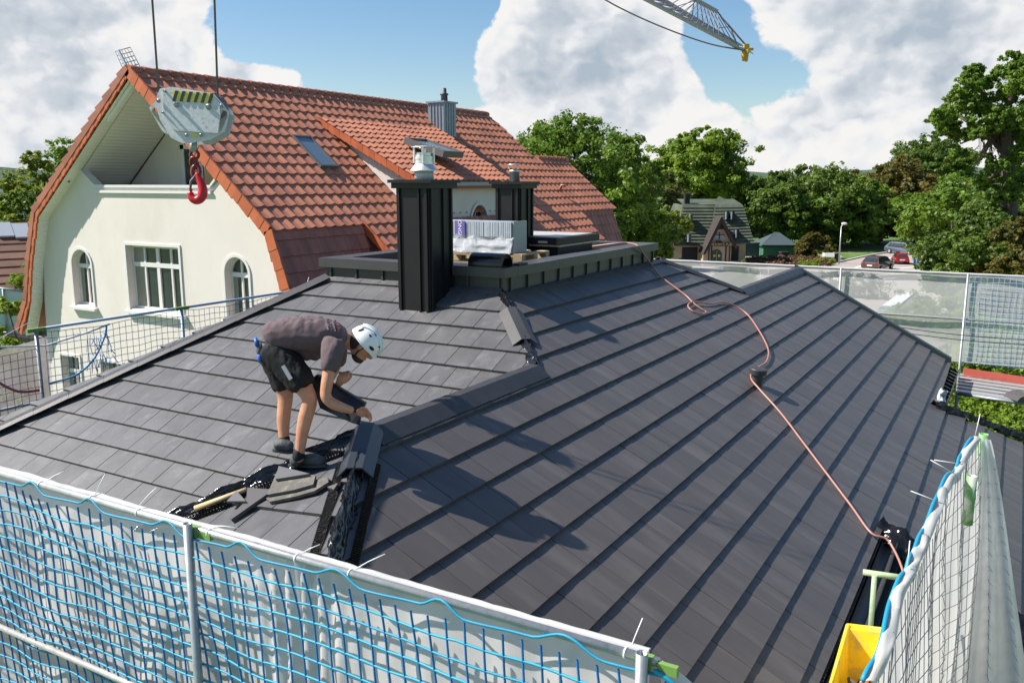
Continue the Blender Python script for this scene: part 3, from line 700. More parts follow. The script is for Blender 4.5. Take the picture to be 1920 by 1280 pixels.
# ------------------------------------------------------------------ NEIGHBOUR HOUSE
nb = thing('gabled_house', 'cream rendered house with orange pantile mansard roof and gable loggia', 'house', (18, 16, -9))
GX = 12.5; WX = 12.78
S_ = (2.32 + .86) / (16.61 - 12.84); cS = math.cos(math.atan(S_)); sS = math.sin(math.atan(S_))
AP = Vector((0, 16.61, 2.32))
UM = Vector((1, 0, 0)); VM = Vector((0, cS, sS))
def uvM(x, y): return (x, (y - 16.61) / cS)
polyM = [uvM(GX, 16.61), uvM(GX, 12.72), uvM(15.35, 12.72), uvM(15.40, 10.9), uvM(25.7, 10.9), uvM(26.5, 12.72), uvM(29.4, 12.72), uvM(29.4, 14.8), uvM(28.9, 14.8), uvM(27.1, 14.8), uvM(26.83, 16.61)]
polyM = [uvM(GX, 16.61), uvM(GX, 12.72), uvM(15.35, 12.72), uvM(15.40, 10.9), uvM(17.36, 10.9), uvM(17.36, 12.86), uvM(21.5, 12.86), uvM(21.5, 10.9), uvM(25.7, 10.9), uvM(26.5, 12.72), uvM(29.4, 12.72), uvM(29.44, 14.8), uvM(27.1, 14.8), uvM(26.83, 16.61)]
m = MB(); pan_tiles(m, AP, UM, VM, polyM, gauge=.345, v0=-(16.61 - 12.72) / cS, seed=3)
obj('roof', m, M_terra, nb, label='upper orange pantile slope')
# back half and thickness
m = MB()
for a, b_ in (((16.61, 2.32), (20.44, -.74)), ((20.44, -.74), (20.85, -1.9)), ((20.85, -1.9), (21.15, -2.9)), ((21.15, -2.9), (21.6, -3.7))):
    m.quad((GX, a[0], a[1]), (27, a[0], a[1]), (29, b_[0], b_[1]), (GX, b_[0], b_[1]))
m.poly([(26.83, 16.61, 2.32), (29.4, 20.4, -.74), (27.1, 14.8, .8)]); m.poly([(27.1, 14.8, .8), (29.44, 14.8, .8), (29.4, 20.4, -.8), (27.1, 20.4, -.8)])
obj('roof', m, M_terra2, nb, label='back slope of the orange roof')
# steep lower slope on the right: same tile, shade put into the colour
sd_ = Vector((0, .49, 1.24)).normalized(); OS = Vector((0, 12.78, -.92))
def uvS(x, y): return (x, (y - 12.78) / .49 * math.hypot(.49, 1.24))
m = MB(); pan_tiles(m, OS, UM, sd_, [uvS(GX + .02, 12.78), uvS(GX + .02, 11.6), uvS(29.1, 11.6), uvS(29.1, 12.78)], gauge=.345, v0=.1, seed=6, amp=.03)
obj('roof', m, M_terra2, nb, label='steep lower slope with its shade put into the tile colour')
# ridge tiles
m = MB(); rg = random.Random(2)
x = GX - .03
while x < 26.7:
    m.tube([(x, 16.61, 2.335), (x + .36, 16.61, 2.325)], [.105, .088], 10, rnd=rg.random()); x += .335
obj('ridge_tile', m, M_terra2, nb); m = MB(); x = 27.2
while x < 29.3:
    m.tube([(x, 14.8, .815), (x + .36, 14.8, .80)], [.105, .088], 10, rnd=rg.random()); x += .335
obj('ridge_tile', m, M_terra2, nb)
# verge: stepped orange tiles along the gable profile
m = MB()
def verge(p0, p1, step=.19, w=.20, x0=GX - .045, out=.03):
    a = Vector((0, *p0)); b_ = Vector((0, *p1)); d = b_ - a; n = max(1, round(d.length / step)); dn_ = d.normalized(); inn = Vector((0, -dn_.z, dn_.y)); 
    if inn.z > 0: inn = -inn
    for i in range(n):
        q0 = a + d * (i / n); q1 = a + d * ((i + 1) / n); ww = w * (1 + .06 * ((i * 7) % 3))
        up = -inn * .05
        pts = [q0 + up, q1 + up, q1 + inn * (ww * .9 + .012), q0 + inn * (ww * .9 - .012)]
        m.prism([Vector((x0 - .006 * (i % 2), p.y, p.z)) for p in pts], (.045, 0, 0))
verge((16.61, 2.36), (12.74, -.89)); verge((12.72, -.92), (12.32, -2.05)); verge((12.32, -2.05), (11.95, -3.2))
for p_, q_ in (((16.61, 2.30), (20.38, -.76)), ((20.38, -.76), (20.80, -1.9)), ((20.80, -1.9), (21.06, -2.9)), ((21.06, -2.9), (21.56, -3.75))): verge(p_, q_, w=.065)
obj('verge', m, M_orange, nb)
m = MB()
def edge(p0, p1, x0=GX - .06):
    a = Vector((0, *p0)); b_ = Vector((0, *p1)); d = b_ - a; n = max(1, round(d.length / .345)); o_ = Vector((0, -d.z, d.y)).normalized(); o_ = o_ if o_.z > -.3 and (o_.y > 0 or o_.z > 0.9) else o_
    if o_.y < 0: o_ = -o_
    for i in range(n):
        q0 = a + d * (i / n); q1 = a + d * ((i + 1) / n)
        m.prism([Vector((x0, p.y, p.z)) for p in (q0 + o_ * .09, q1 + o_ * .15, q1 - o_ * .035, q0 - o_ * .035)], (.40, 0, 0))
edge((16.62, 2.36), (20.47, -.72)); edge((20.47, -.74), (20.88, -1.9)); edge((20.88, -1.9), (21.15, -2.9)); edge((21.15, -2.9), (21.65, -3.7))
obj('tile_edge', m, M_terra2, nb)
# soffit under the verge
m = MB(); prof = [(11.95, -3.25), (12.32, -2.15), (12.76, -1.02), (16.61, 2.18), (20.38, -.86), (20.78, -1.95), (21.0, -2.9), (21.4, -3.8)]
for i in range(len(prof) - 1):
    a, b_ = prof[i], prof[i + 1]; m.quad((GX, a[0], a[1]), (WX + .02, a[0], a[1]), (WX + .02, b_[0], b_[1]), (GX, b_[0], b_[1]))
obj('soffit', m, M_soffit, nb)
# gable wall with holes
def wall_x(mb, X, outer, holes, depth=.2, dirx=1):
    loops = [[Vector((p[0], p[1], 0)) for p in outer]] + [[Vector((p[0], p[1], 0)) for p in h] for h in holes]
    flat = [p for l in loops for p in l]
    for t in tessellate_polygon(loops): mb.add([(X, flat[i].x, flat[i].y) for i in t], [(0, 1, 2)], rnd=.5)
    for h in holes:
        n = len(h)
        for i in range(n):
            a, b_ = h[i], h[(i + 1) % n]; mb.quad((X, *a), (X, *b_), (X + depth * dirx, *b_), (X + depth * dirx, *a), rnd=.5)
def arch(y0, y1, z0, z1, n=10):
    r = (y1 - y0) / 2; c = (y0 + y1) / 2; zs = z1 - r
    return [(y0, z0), (y1, z0)] + [(c + r * math.cos(math.pi * k / n), zs + r * math.sin(math.pi * k / n)) for k in range(n + 1)]
def rect(y0, y1, z0, z1): return [(y0, z0), (y1, z0), (y1, z1), (y0, z1)]
def wy(px, py): q = hx(px, py, WX); return q.y, q.z
def span(l, r, t, b_, shift=0):
    yl = wy(l, (t + b_) / 2)[0]; yr = wy(r, (t + b_) / 2)[0]; cx = (l + r) / 2; return yr, yl, wy(cx, b_)[1], wy(cx, t)[1]
cw = span(241, 339, 462, 583); lw = span(138, 173, 468, 572); rw = span(424, 468, 482, 600)
g1 = span(118, 152, 668, 745); g2 = span(193, 233, 680, 760)
holes = [rect(*cw), arch(*lw), arch(*rw), rect(*g1), rect(*g2)]
bl = wy(181, 353); br = wy(395, 351)
zrail = (bl[1] + br[1]) / 2
def roofz(y):
    ys = [p_[0] for p_ in prof]; zs = [p_[1] for p_ in prof]; return float(np.interp(y, ys, zs))
outer = [(21.2, -9), (12.1, -9), (12.1, -2.7), (12.32, -2.15), (12.76, -1.02), (br[0] - .55, roofz(br[0] - .55)), (br[0] - .28, zrail + .16), (br[0], zrail), (bl[0], zrail), (bl[0] + .35, zrail + .3), (bl[0] + .55, roofz(bl[0] + .55)), (20.38, -.86), (20.78, -1.95), (20.9, -2.9)]
m = MB(); wall_x(m, WX, outer, holes, .16)
m.quad((WX, 12.1, -9), (28.6, 12.1, -9), (28.6, 12.1, -2.7), (WX, 12.1, -2.7)); m.quad((WX, 20.9, -9), (28.6, 20.9, -9), (28.6, 20.9, -2.9), (WX, 20.9, -2.9)); m.poly([(28.6, 12.1, -9), (28.6, 20.9, -9), (28.6, 20.9, -3), (28.6, 20.2, -.9), (28.6, 13.0, -1.0), (28.6, 12.1, -2.7)])
# loggia back wall and floor
m.poly([(14.3, 12.9, -1.1), (14.3, 20.3, -1.1), (14.3, 20.3, -.9), (14.3, 16.61, 2.15), (14.3, 12.9, -.95)])
m.quad((WX, br[0] - .3, -1.1), (14.3, br[0] - .3, -1.1), (14.3, bl[0] + .3, -1.1), (WX, bl[0] + .3, -1.1))
obj('wall', m, M_render, nb)
m = MB(); # white boarded loggia ceiling under both slopes
m.quad((WX + .02, 12.9, -.92), (14.3, 12.9, -.92), (14.3, 16.61, 2.17), (WX + .02, 16.61, 2.17)); m.quad((WX + .02, 20.3, -.82), (14.3, 20.3, -.82), (14.3, 16.61, 2.17), (WX + .02, 16.61, 2.17))
m.prism([(WX + .3, bl[0] + .25, -1.05), (WX + .3, bl[0] + .9, -.3), (WX + .3, bl[0] + .75, -.2), (WX + .3, bl[0] - .35, -.95)], (1.1, 0, 0))
m.prism([(WX - .2, 16.61, 2.16), (WX - .2, 17.6, 1.38), (WX - .2, 17.6, 1.28), (WX - .2, 16.61, 2.05)], (.12, 0, 0))
obj('loggia_lining', m, M_soffit, nb)
m = MB(); pts = [(bl[0] + .62, zrail + .42), (bl[0] + .02, zrail + .0), (br[0], zrail), (br[0] - .33, zrail + .28)]
for i in range(3):
    a, b_ = pts[i], pts[i + 1]; q0, q1 = Vector((WX - .04, *a)), Vector((WX - .04, *b_)); m.prism([q0, q1, q1 + Vector((0, 0, .06)), q0 + Vector((0, 0, .06))], (.22, 0, 0))
m.prism([(WX - .05, bl[0] + .04, zrail - .06), (WX - .05, br[0] - .04, zrail - .06), (WX - .05, br[0] - .04, zrail - .12), (WX - .05, bl[0] + .04, zrail - .12)], (.06, 0, 0))
obj('loggia_coping', m, M_renderw, nb)
def window(y0, y1, z0, z1, cols, transom, arched, lab=None, sill=True, X=WX + .14):
    fw = .055; f = MB()
    if arched:
        r = (y1 - y0) / 2; c = (y0 + y1) / 2; zs = z1 - r
        ring = arch(y0, y1, z0, z1, 12); inner = arch(y0 + fw, y1 - fw, z0 + fw, z1 - fw, 12); n = len(ring)
        f.add([(X, *p) for p in ring] + [(X, *p) for p in inner], [(i, (i + 1) % n, n + (i + 1) % n, n + i) for i in range(n)])
        f.add([(X, *p) for p in inner] + [(X + .05, *p) for p in inner], [(i, (i + 1) % n, n + (i + 1) % n, n + i) for i in range(n)])
        zt = zs - .02
        f.box((X - .012, y0 + .01, zt - .07), (X + .04, y1 - .01, zt + .03))
    else:
        f.box((X, y0, z0), (X + .05, y1, z0 + fw)); f.box((X, y0, z1 - fw), (X + .05, y1, z1)); f.box((X, y0, z0 + fw), (X + .05, y0 + fw, z1 - fw)); f.box((X, y1 - fw, z0 + fw), (X + .05, y1, z1 - fw))
        zt = z0 + (z1 - z0) * transom
        if transom: f.box((X - .012, y0 + .01, zt - .05), (X + .04, y1 - .01, zt + .05))
    for k in range(1, cols):
        y = y0 + (y1 - y0) * k / cols; w_ = .05 if (cols == 4 and k == 2) else .024
        f.box((X - .006, y - w_, z0 + fw), (X + .042, y + w_, z1 - fw * (.6 if arched else 1)))
    o = obj('window', f, M_renderw, nb, label=lab)
    g_ = MB()
    g_.poly([(X + .03, *p) for p in (arch(y0, y1, z0, z1) if arched else rect(y0, y1, z0, z1))]); obj('pane', g_, M_glass, o)
    cur = MB(); cur.grid(lambda u, v: (X + .026 + .003 * math.sin(u * 60), y1 - fw - (y1 - y0) * (.17 + .04 * v) * u, z0 + fw + (z1 - z0 - (y1 - y0) * (.5 if arched else 0) - .05 - fw) * v), 24, 4)
    obj('curtain', cur, mat('curtain_beige', (.30, .28, .23), rough=.9), o)
    if sill:
        s = MB(); s.prism([(WX - .10, y0 - .12, z0 - .10), (WX - .10, y0 - .12, z0 - .04), (WX + .14, y0 - .12, z0 + .0), (WX + .14, y0 - .12, z0 - .12)], (0, y1 - y0 + .24, 0)); obj('sill', s, M_renderw, o)
    # moulded surround
    t = MB(); ring = (arch(y0 - .06, y1 + .06, z0, z1 + .06, 12) if arched else rect(y0 - .06, y1 + .06, z0, z1 + .06)); inn = (arch(y0, y1, z0, z1, 12) if arched else rect(y0, y1, z0, z1)); n = len(ring)
    for i in range(1, n):
        j = (i + 1) % n; a, b_, c2, d2 = ring[i], ring[j], inn[j], inn[i]
        t.add([(WX - .025, *a), (WX - .025, *b_), (WX - .025, *c2), (WX - .025, *d2), (WX, *a), (WX, *b_), (WX, *c2), (WX, *d2)], [(0, 1, 2, 3), (0, 1, 5, 4), (2, 3, 7, 6)])
    obj('surround', t, M_renderw, o)
window(*cw, 4, .70, False, 'wide white four-light window in the gable'); window(*lw, 2, .7, True, 'narrow arched window on the left of the gable'); window(*rw, 2, .7, True, 'narrow arched window on the right of the gable')
window(*g1, 2, .62, False, sill=False); window(*g2, 2, 0, False, sill=False)
# loggia door
m = MB(); X = 14.24
q0 = hx(338, 272, X); q1 = hx(402, 355, X)
yl, yr_, zt_ = q0.y, q1.y - .3, q0.z
for (a, b_) in ((yl, yl - .12), ((yl + yr_) / 2 + .05, (yl + yr_) / 2 - .05)): m.box((X - .02, min(a, b_), -1.1), (X + .05, max(a, b_), zt_))
m.box((X - .02, yr_, zt_ - .1), (X + .05, yl, zt_)); o = obj('loggia_door', m, M_renderw, nb)
m = MB(); m.box((X + .0, yr_, -1.1), (X + .03, yl - .05, zt_ - .05)); obj('pane', m, M_glass, o)
# soffit lights
for q in ((121, 372), (89, 417), (84, 480), (78, 545), (68, 600)):
    pass
sl = MB()
for (y, z) in ((19.3, .0), (20.5, -1.0), (20.72, -1.6), (20.9, -2.3), (21.1, -2.9)):
    c_ = Vector((WX - .12, y, roofz(y) if y < 20.4 else z)); sl.lathe(c_ + Vector((0, -.012, -.015)), [(.028, 0), (.028, .02)], 12, axis=Vector((0, .7, .7)))
obj('soffit_light', sl, mat('lamp_grey', (.2, .19, .17), rough=.4), nb)
# extension verge + wall
m = MB()
def verge2(A, B, w=.17, step=.19, x_thick=.045, up=.05, mb_=None):
    A, B = Vector(A), Vector(B); d = B - A; n = round(d.length / step)
    for i in range(n):
        q0 = A + d * (i / n); q1 = A + d * ((i + 1) / n); mb_.prism([q0 + Vector((-.006 * (i % 2), 0, up)), q1 + Vector((-.006 * (i % 2), 0, up)), q1 - Vector((0, 0, w + .02)), q0 - Vector((0, 0, w))], (x_thick, 0, 0))
verge2((15.32, 12.74, -.93), (15.32, 10.9, -2.48), mb_=m); obj('verge', m, M_orange, nb)
m = MB(); m.poly([(15.6, 12.75, -1.0), (15.6, 10.95, -2.5), (15.6, 10.95, -9), (15.6, 12.2, -9), (15.6, 12.2, -2.6)]); m.quad((15.6, 11.0, -9), (17.3, 11.0, -9), (17.3, 11.0, -2.5), (15.6, 11.0, -2.5)); m.quad((21.6, 11.0, -9), (25.6, 11.0, -9), (25.6, 11.0, -2.5), (21.6, 11.0, -2.5)); m.quad((17.3, 11.0, -2.4), (17.3, 12.85, -.95), (17.3, 12.85, -9), (17.3, 11.0, -9)); m.quad((21.6, 11.0, -2.4), (21.6, 12.85, -.95), (21.6, 12.85, -9), (21.6, 11.0, -9)); m.quad((17.3, 12.3, -4.1), (21.6, 12.3, -4.1), (21.6, 12.3, -9), (17.3, 12.3, -9)); obj('wall', m, M_render, nb)
# shed dormer
DX0, DX1 = 17.2, 21.7; DZ = lambda y: 0.02 + (y - 12.6) * (1.56 / 3.13)
cD = math.cos(math.atan(1.56 / 3.13)); sD = math.sin(math.atan(1.56 / 3.13))
m = MB(); pan_tiles(m, Vector((0, 12.6, .02)), UM, Vector((0, cD, sD)), [(DX0, 0), (DX1, 0), (DX1 + .9, 3.13 / cD), (DX0, 3.13 / cD)], gauge=.30, width=.25, seed=8)
dm = obj('dormer_roof', m, M_terra, nb)
m = MB(); m.poly([(DX0 + .18, 12.85, DZ(12.85) - .06), (DX0 + .18, 15.6, DZ(15.6) - .06), (DX0 + .18, 12.85, -.9)]); m.poly([(DX1 - .2, 12.85, DZ(12.85) - .06), (DX1 - .2, 15.6, DZ(15.6) - .06), (DX1 - .2, 12.85, -.9)])
loops = [[Vector((p[0], p[1], 0)) for p in rect(DX0 + .18, DX1 - .2, -4.2, DZ(12.85) - .05)], [Vector((p[0], p[1], 0)) for p in arch(19.95, 20.75, -1.6, -.60, 12)]]
flat = [p for l in loops for p in l]
for t in tessellate_polygon(loops): m.add([(flat[i].x, 12.85, flat[i].y) for i in t], [(0, 1, 2)], rnd=.5)
hh = loops[1]
for i in range(len(hh)): a, b_ = hh[i], hh[(i + 1) % len(hh)]; m.quad((a.x, 12.85, a.y), (b_.x, 12.85, b_.y), (b_.x, 13.05, b_.y), (a.x, 13.05, a.y))
obj('dormer_wall', m, M_render, nb)
m = MB(); verge2((DX0 - .02, 15.7, DZ(15.7)), (DX0 - .02, 12.6, DZ(12.6)), mb_=m, w=.12, step=.2); obj('verge', m, M_orange, nb)
m = MB(); m.quad((19.8, 13.04, -1.7), (20.9, 13.04, -1.7), (20.9, 13.04, -.5), (19.8, 13.04, -.5)); w_ = obj('round_window', m, M_glass, nb)
m = MB(); ring = arch(19.88, 20.82, -1.6, -.53, 12); inn = arch(19.97, 20.73, -1.6, -.62, 12); n = len(ring)
m.add([(p[0], 12.82, p[1]) for p in ring] + [(p[0], 12.82, p[1]) for p in inn], [(i, (i + 1) % n, n + (i + 1) % n, n + i) for i in range(n)]); m.box((20.33, 12.98, -1.6), (20.37, 13.02, -.63)); obj('frame', m, M_renderw, w_)
m = MB(); m.box((DX0 + .1, 12.5, -.10), (DX1, 12.58, -.005)); obj('gutter', m, M_zincroof, nb)
m = MB(); m.box((DX0 + .18, 12.62, -.17), (DX1 - .1, 12.80, -.07)); obj('fascia', m, mat('red_fascia', (.45, .12, .06)), nb)
# roof windows
def roofwin(A, U, V, wd, ht, tilt, lab, par=nb):
    A = Vector(A); U = Vector(U).normalized(); V = Vector(V).normalized(); Nn = U.cross(V); Nn = Nn if Nn.z > 0 else -Nn
    if tilt: V = (V * math.cos(tilt) + Nn * math.sin(tilt)).normalized(); Nn = U.cross(V); Nn = Nn if Nn.z > 0 else -Nn
    c_ = A + U * wd / 2 + V * ht / 2; f = MB(); e = .05; h_ = .07; ft = .05 if lab.startswith('closed') else .085
    f.obox(A + U * (wd / 2) + V * e / 2 + Nn * h_, U * (wd / 2), V * e / 2, Nn * ft); f.obox(A + U * (wd / 2) + V * (ht - e / 2) + Nn * h_, U * (wd / 2), V * e / 2, Nn * ft)
    f.obox(A + U * e / 2 + V * ht / 2 + Nn * h_, U * e / 2, V * (ht / 2 - e), Nn * (ft - .002)); f.obox(A + U * (wd - e / 2) + V * ht / 2 + Nn * h_, U * e / 2, V * (ht / 2 - e), Nn * (ft - .002))
    o = obj('roof_window', f, mat('window_frame_grey', (.13, .125, .12), rough=.45), par, label=lab)
    g_ = MB(); g_.obox(c_ + Nn * (h_ + ft * .3), U * (wd / 2 - e), V * (ht / 2 - e), Nn * .006); obj('pane', g_, M_glasslit, o)
    return o
pA = hit(598, 318, AP, Vector((0, -S_, 1))); roofwin(pA, UM, VM, .62, 1.12, 0, 'closed blue-grey roof window')
Vt = Vector((0, cD * math.cos(.17) + sD * math.sin(.17), sD * math.cos(.17) - cD * math.sin(.17))); pB = Vector((19.0, 14.35, DZ(14.35) + .12)) - Vt * 1.3; roofwin(pB, UM, Vt, .95, 1.3, 0, 'roof window standing open on the dormer')
# zinc chimney
m = MB(); x0, x1, y0, y1 = 22.45, 23.12, 15.42, 16.0; zt = 2.36
m.box((x0, y0, 1.0), (x1, y1, zt))
for k in range(1, 5): m.box((x0 + (x1 - x0) * k / 5 - .008, y0 - .02, 1.1), (x0 + (x1 - x0) * k / 5 + .008, y0, zt - .02))
for k in range(1, 5): m.box((x0 - .02, y0 + (y1 - y0) * k / 5 - .008, 1.1), (x0, y0 + (y1 - y0) * k / 5 + .008, zt - .02))
cz = obj('chimney', m, M_zincroof, nb, label='grey zinc-clad chimney near the ridge'); m = MB(); m.box((x0 - .05, y0 - .05, zt), (x1 + .05, y1 + .05, zt + .05)); obj('cap_plate', m, M_zincroof, cz)
m = MB(); m.lathe((22.9, 15.7, zt + .05), [(.11, 0), (.10, .2), (.13, .21), (.13, .25), (.07, .27), (.07, .40), (.04, .42)], 16); obj('flue', m, mat('dark_flue', (.06, .06, .065), rough=.5), cz)
m = MB(); pq = hit(1048, 360, AP, Vector((0, -S_, 1))); m.tube([pq, pq + Vector((0, -.1, .22)), pq + Vector((0, -.24, .20))], .05, 10); obj('vent_cowl', m, M_terra, nb)

# ------------------------------------------------------------------ GROUND, ROADS
GZ = -9
g = MB(); g.quad((-400, -700, GZ), (1500, -700, GZ), (1500, 700, GZ), (-400, 700, GZ)); obj('ground', g, M_grass, kind='structure')
def ground_poly(pxs, z, name, m_):
    g = MB(); P3 = [hz(px, py, z) for px, py in pxs]
    for t in tessellate_polygon([P3]): g.add([P3[i] for i in t], [(0, 1, 2)])
    return obj(name, g, m_, kind='structure')
ground_poly([(1100, 900), (1100, 505), (1380, 492), (1480, 498), (1560, 493), (1620, 481), (1680, 470.5), (1745, 464), (1790, 463), (1735, 490), (1715, 510), (1760, 540), (1900, 900)], GZ + .006, 'road', M_asphalt)
ground_poly([(1240, 496), (1250, 470), (1420, 478), (1420, 494), (1380, 500)], GZ + .010, 'forecourt', M_paver)
ground_poly([(1710, 500), (1750, 462), (1800, 462), (1800, 520), (1740, 520)], GZ + .12, 'pavement', mat('pale_paving', (.42, .37, .31), rough=.9, var=.1))
g = MB()
def strip(mb, px0, py0, px1, py1, w, z=GZ + .014):
    a, b_ = hz(px0, py0, z), hz(px1, py1, z); d = (b_ - a).normalized(); s = Vector((-d.y, d.x, 0)) * w / 2; mb.quad(a - s, b_ - s, b_ + s, a + s)
for q in ((1600, 503, 1640, 491), (1655, 487, 1690, 478), (1700, 474, 1740, 465), (1590, 512, 1720, 500), (1540, 525, 1700, 512), (1530, 532, 1680, 521)): strip(g, *q, .28)
obj('road_marking', g, M_paint, kind='structure')
kb = MB()
for q0, q1 in (((1572, 492), (1622, 481)), ((1622, 481), (1680, 470.5)), ((1680, 470.5), (1745, 464)), ((1735, 490), (1713, 511)), ((1713, 511), (1745, 530))):
    a, b_ = hz(*q0, GZ), hz(*q1, GZ); d = (b_ - a).normalized(); sv = Vector((-d.y, d.x, 0)) * .15; kb.prism([a - sv, b_ - sv, b_ + sv, a + sv], (0, 0, .14))
obj('kerb', kb, mat('kerb_stone', (.42, .40, .37), rough=.9), kind='structure')
oc = MB()
for k in range(2):
    a, b_ = at(1540, 586 + 9 * k, 19.5), at(2000, 642 + 9 * k, 17); pts = [a.lerp(b_, t / 12) - Vector((0, 0, .12 * math.sin(math.pi * t / 12))) for t in range(13)]; oc.tube(pts, .009, 5)
obj('overhead_cable', oc, mat('cable_black', (.02, .02, .02)), loc=at(1700, 606, 18.5), label='pair of thin black cables sagging across in front of the far debris net', cat='cable')
h = MB()
def hill(u, v):
    a = math.radians(-20 + 100 * u); R = 520 + 60 * v; return (R * math.cos(a), R * math.sin(a), GZ - 1 + v * (17 + 6 * mnoise.noise(Vector((u * 14, 0, 0)))))
h.grid(hill, 120, 2); obj('hills', h, mat('far_wood', (.05, .09, .05), rough=1, var=.3, vscale=.05), kind='structure')

# ------------------------------------------------------------------ TREES
LM = {'mid': leafmat('leaf_mid', (.040, .095, .012), (.20, .31, .035)), 'dark': leafmat('leaf_dark', (.030, .070, .012), (.155, .235, .032)),
      'bright': leafmat('leaf_bright', (.06, .13, .012), (.24, .34, .03)), 'olive': leafmat('leaf_olive', (.05, .07, .018), (.13, .14, .03)),
      'autumn': leafmat('leaf_autumn', (.05, .075, .015), (.20, .155, .03)), 'yellow': leafmat('leaf_yellow', (.07, .13, .015), (.26, .30, .03)), 'heather': leafmat('leaf_heather', (.12, .07, .04), (.24, .14, .08))}
def leaves(centers, radii, per, size, seed, squash=.8):
    """leaf faces gathered in small sprays spread through every clump"""
    rs_ = np.random.RandomState(seed); size *= .66; per = int(per * 1.7); ns = 14; pl = max(8, per // ns)
    C0 = np.array(centers); R0 = np.array(radii); m = len(C0)
    d = rs_.normal(size=(m * ns, 3)); d /= np.linalg.norm(d, axis=1)[:, None]
    Rr = np.repeat(R0, ns); rr = rs_.rand(m * ns) ** .35 * (1.0 + .30 * (rs_.rand(m * ns) > .82))
    SCn = np.repeat(C0, ns, 0) + d * (Rr * rr)[:, None] * np.array([1, 1, squash]); SR = Rr * (.22 + .20 * rs_.rand(m * ns)); tone = np.clip(np.repeat(rs_.rand(m), ns) * .5 + rs_.rand(m * ns) * .5, 0, 1)
    C = np.repeat(SCn, pl, 0); R = np.repeat(SR, pl); n = len(C); dd = np.repeat(d, pl, 0)
    e = rs_.normal(size=(n, 3)); e /= np.linalg.norm(e, axis=1)[:, None]; p = C + e * (R * rs_.rand(n) ** .5)[:, None] * np.array([1, 1, .7])
    nrm = e * .45 + dd * .35 + rs_.normal(size=(n, 3)) * .5 + np.array([0, 0, .35]); nrm /= np.linalg.norm(nrm, axis=1)[:, None]
    a = np.cross(nrm, rs_.normal(size=(n, 3))); a /= np.linalg.norm(a, axis=1)[:, None]; b_ = np.cross(nrm, a)
    s = size * (.55 + .9 * rs_.rand(n))[:, None]; a *= s; b_ *= s * .7
    V = np.stack([p - a, p - b_ * .8, p + a, p + b_], 1).reshape(-1, 3)
    rn = np.clip(rs_.rand(n) * .35 + .65 * np.repeat(tone, pl), 0, 1)
    return V, rn
def leafobj(name, V, rn, m_, parent=None, loc=(0, 0, 0)):
    n = len(rn); off = np.array(wloc(parent)) if parent else np.array(loc); V = V - off
    me = bpy.data.meshes.new(name); me.vertices.add(4 * n); me.vertices.foreach_set('co', V.ravel()); me.loops.add(4 * n); me.loops.foreach_set('vertex_index', np.arange(4 * n))
    me.polygons.add(n); me.polygons.foreach_set('loop_start', np.arange(0, 4 * n, 4)); me.polygons.foreach_set('loop_total', np.full(n, 4)); me.update(calc_edges=True)
    at_ = me.attributes.new('rnd', 'FLOAT', 'FACE'); at_.data.foreach_set('value', rn); me.materials.append(m_)
    o = bpy.data.objects.new(name, me); COL.objects.link(o)
    if parent: o.parent = parent
    else: o.location = tuple(off)
    return o
def tree(base, H, R, kind, label, seed, group=None, trunkh=.3, nclump=26, per=420, leaf=.28, lean=0, squash=.8, cat='tree', nbranch=9, name='broadleaf_tree', rough=1.0, tr=None):
    rg = random.Random(seed); base = Vector(base); root = thing(name, label, cat, base, group)
    t = MB(); top = base + Vector((lean, 0, H * .8)); rt = tr or max(.12, H * .022)
    n = 8; path = [base.lerp(top, k / n) + Vector((rg.uniform(-1, 1), rg.uniform(-1, 1), 0)) * .02 * H * (k > 0) for k in range(n + 1)]
    t.tube(path, [rt * (1.25 - 1.0 * k / n) for k in range(n + 1)], 8)
    cz = base.z + H * (trunkh + (1 - trunkh) / 2); hz_ = H * (1 - trunkh) / 2; cen = []; rad = []
    for i in range(nclump):
        while True:
            d = Vector((rg.uniform(-1, 1), rg.uniform(-1, 1), rg.uniform(-1, 1)))
            if d.length < 1: break
        d = d.normalized() * (d.length ** .45)
        rr = rg.uniform(.20, .36) * R * rough; taper = 1 - .25 * max(0, d.z)
        c_ = Vector((base.x + lean + d.x * (R - rr * .8) * taper, base.y + d.y * (R - rr * .8) * taper, cz + d.z * (hz_ - rr * .6))); cen.append(tuple(c_)); rad.append(rr)
    for i in range(nbranch):
        c_ = Vector(cen[i % len(cen)]); k = rg.randint(3, n - 1); s = path[k]; mid = s.lerp(c_, .5) + Vector((0, 0, -.04 * H)); t.tube([s, mid, c_], [rt * .42, rt * .25, rt * .08], 5)
    obj('trunk', t, M_bark, root)
    V, rn = leaves(cen, rad, per, leaf, seed, squash); o = leafobj('crown', V, rn, LM[kind], root)
    return root
def gpx(px, d):
    """ground point under photo column px at forward distance d"""
    return FX * d + RX * ((px - 960) / FPX * d / 1.0) + Vector((0, 0, GZ))
def topz(py, d):  # height above ground of row py at distance d
    w = (640 - py) / FPX; return d * (-SP + w * CP) / (CP + w * SP) - GZ
def T(px, top, d, R, kind, label, seed, **k):
    b_ = gpx(px, d); H = topz(top, d); return tree(b_, H, R, kind, label, seed, **k)
T(1075, 205, 62, 6.2, 'mid', 'tall green oak rising directly behind the far end of the orange roof', 11, nclump=44, per=520, leaf=.20, nbranch=16, trunkh=.22, group='broadleaf trees')
T(1165, 240, 66, 4.4, 'bright', 'bright green tree right of the oak behind the orange roof', 12, nclump=34, per=480, leaf=.21, group='broadleaf trees', trunkh=.1)
T(1010, 268, 70, 4.0, 'mid', 'small tree crown peeping over the orange roof hip', 13, nclump=22, per=300, leaf=.24, group='broadleaf trees', trunkh=.2)
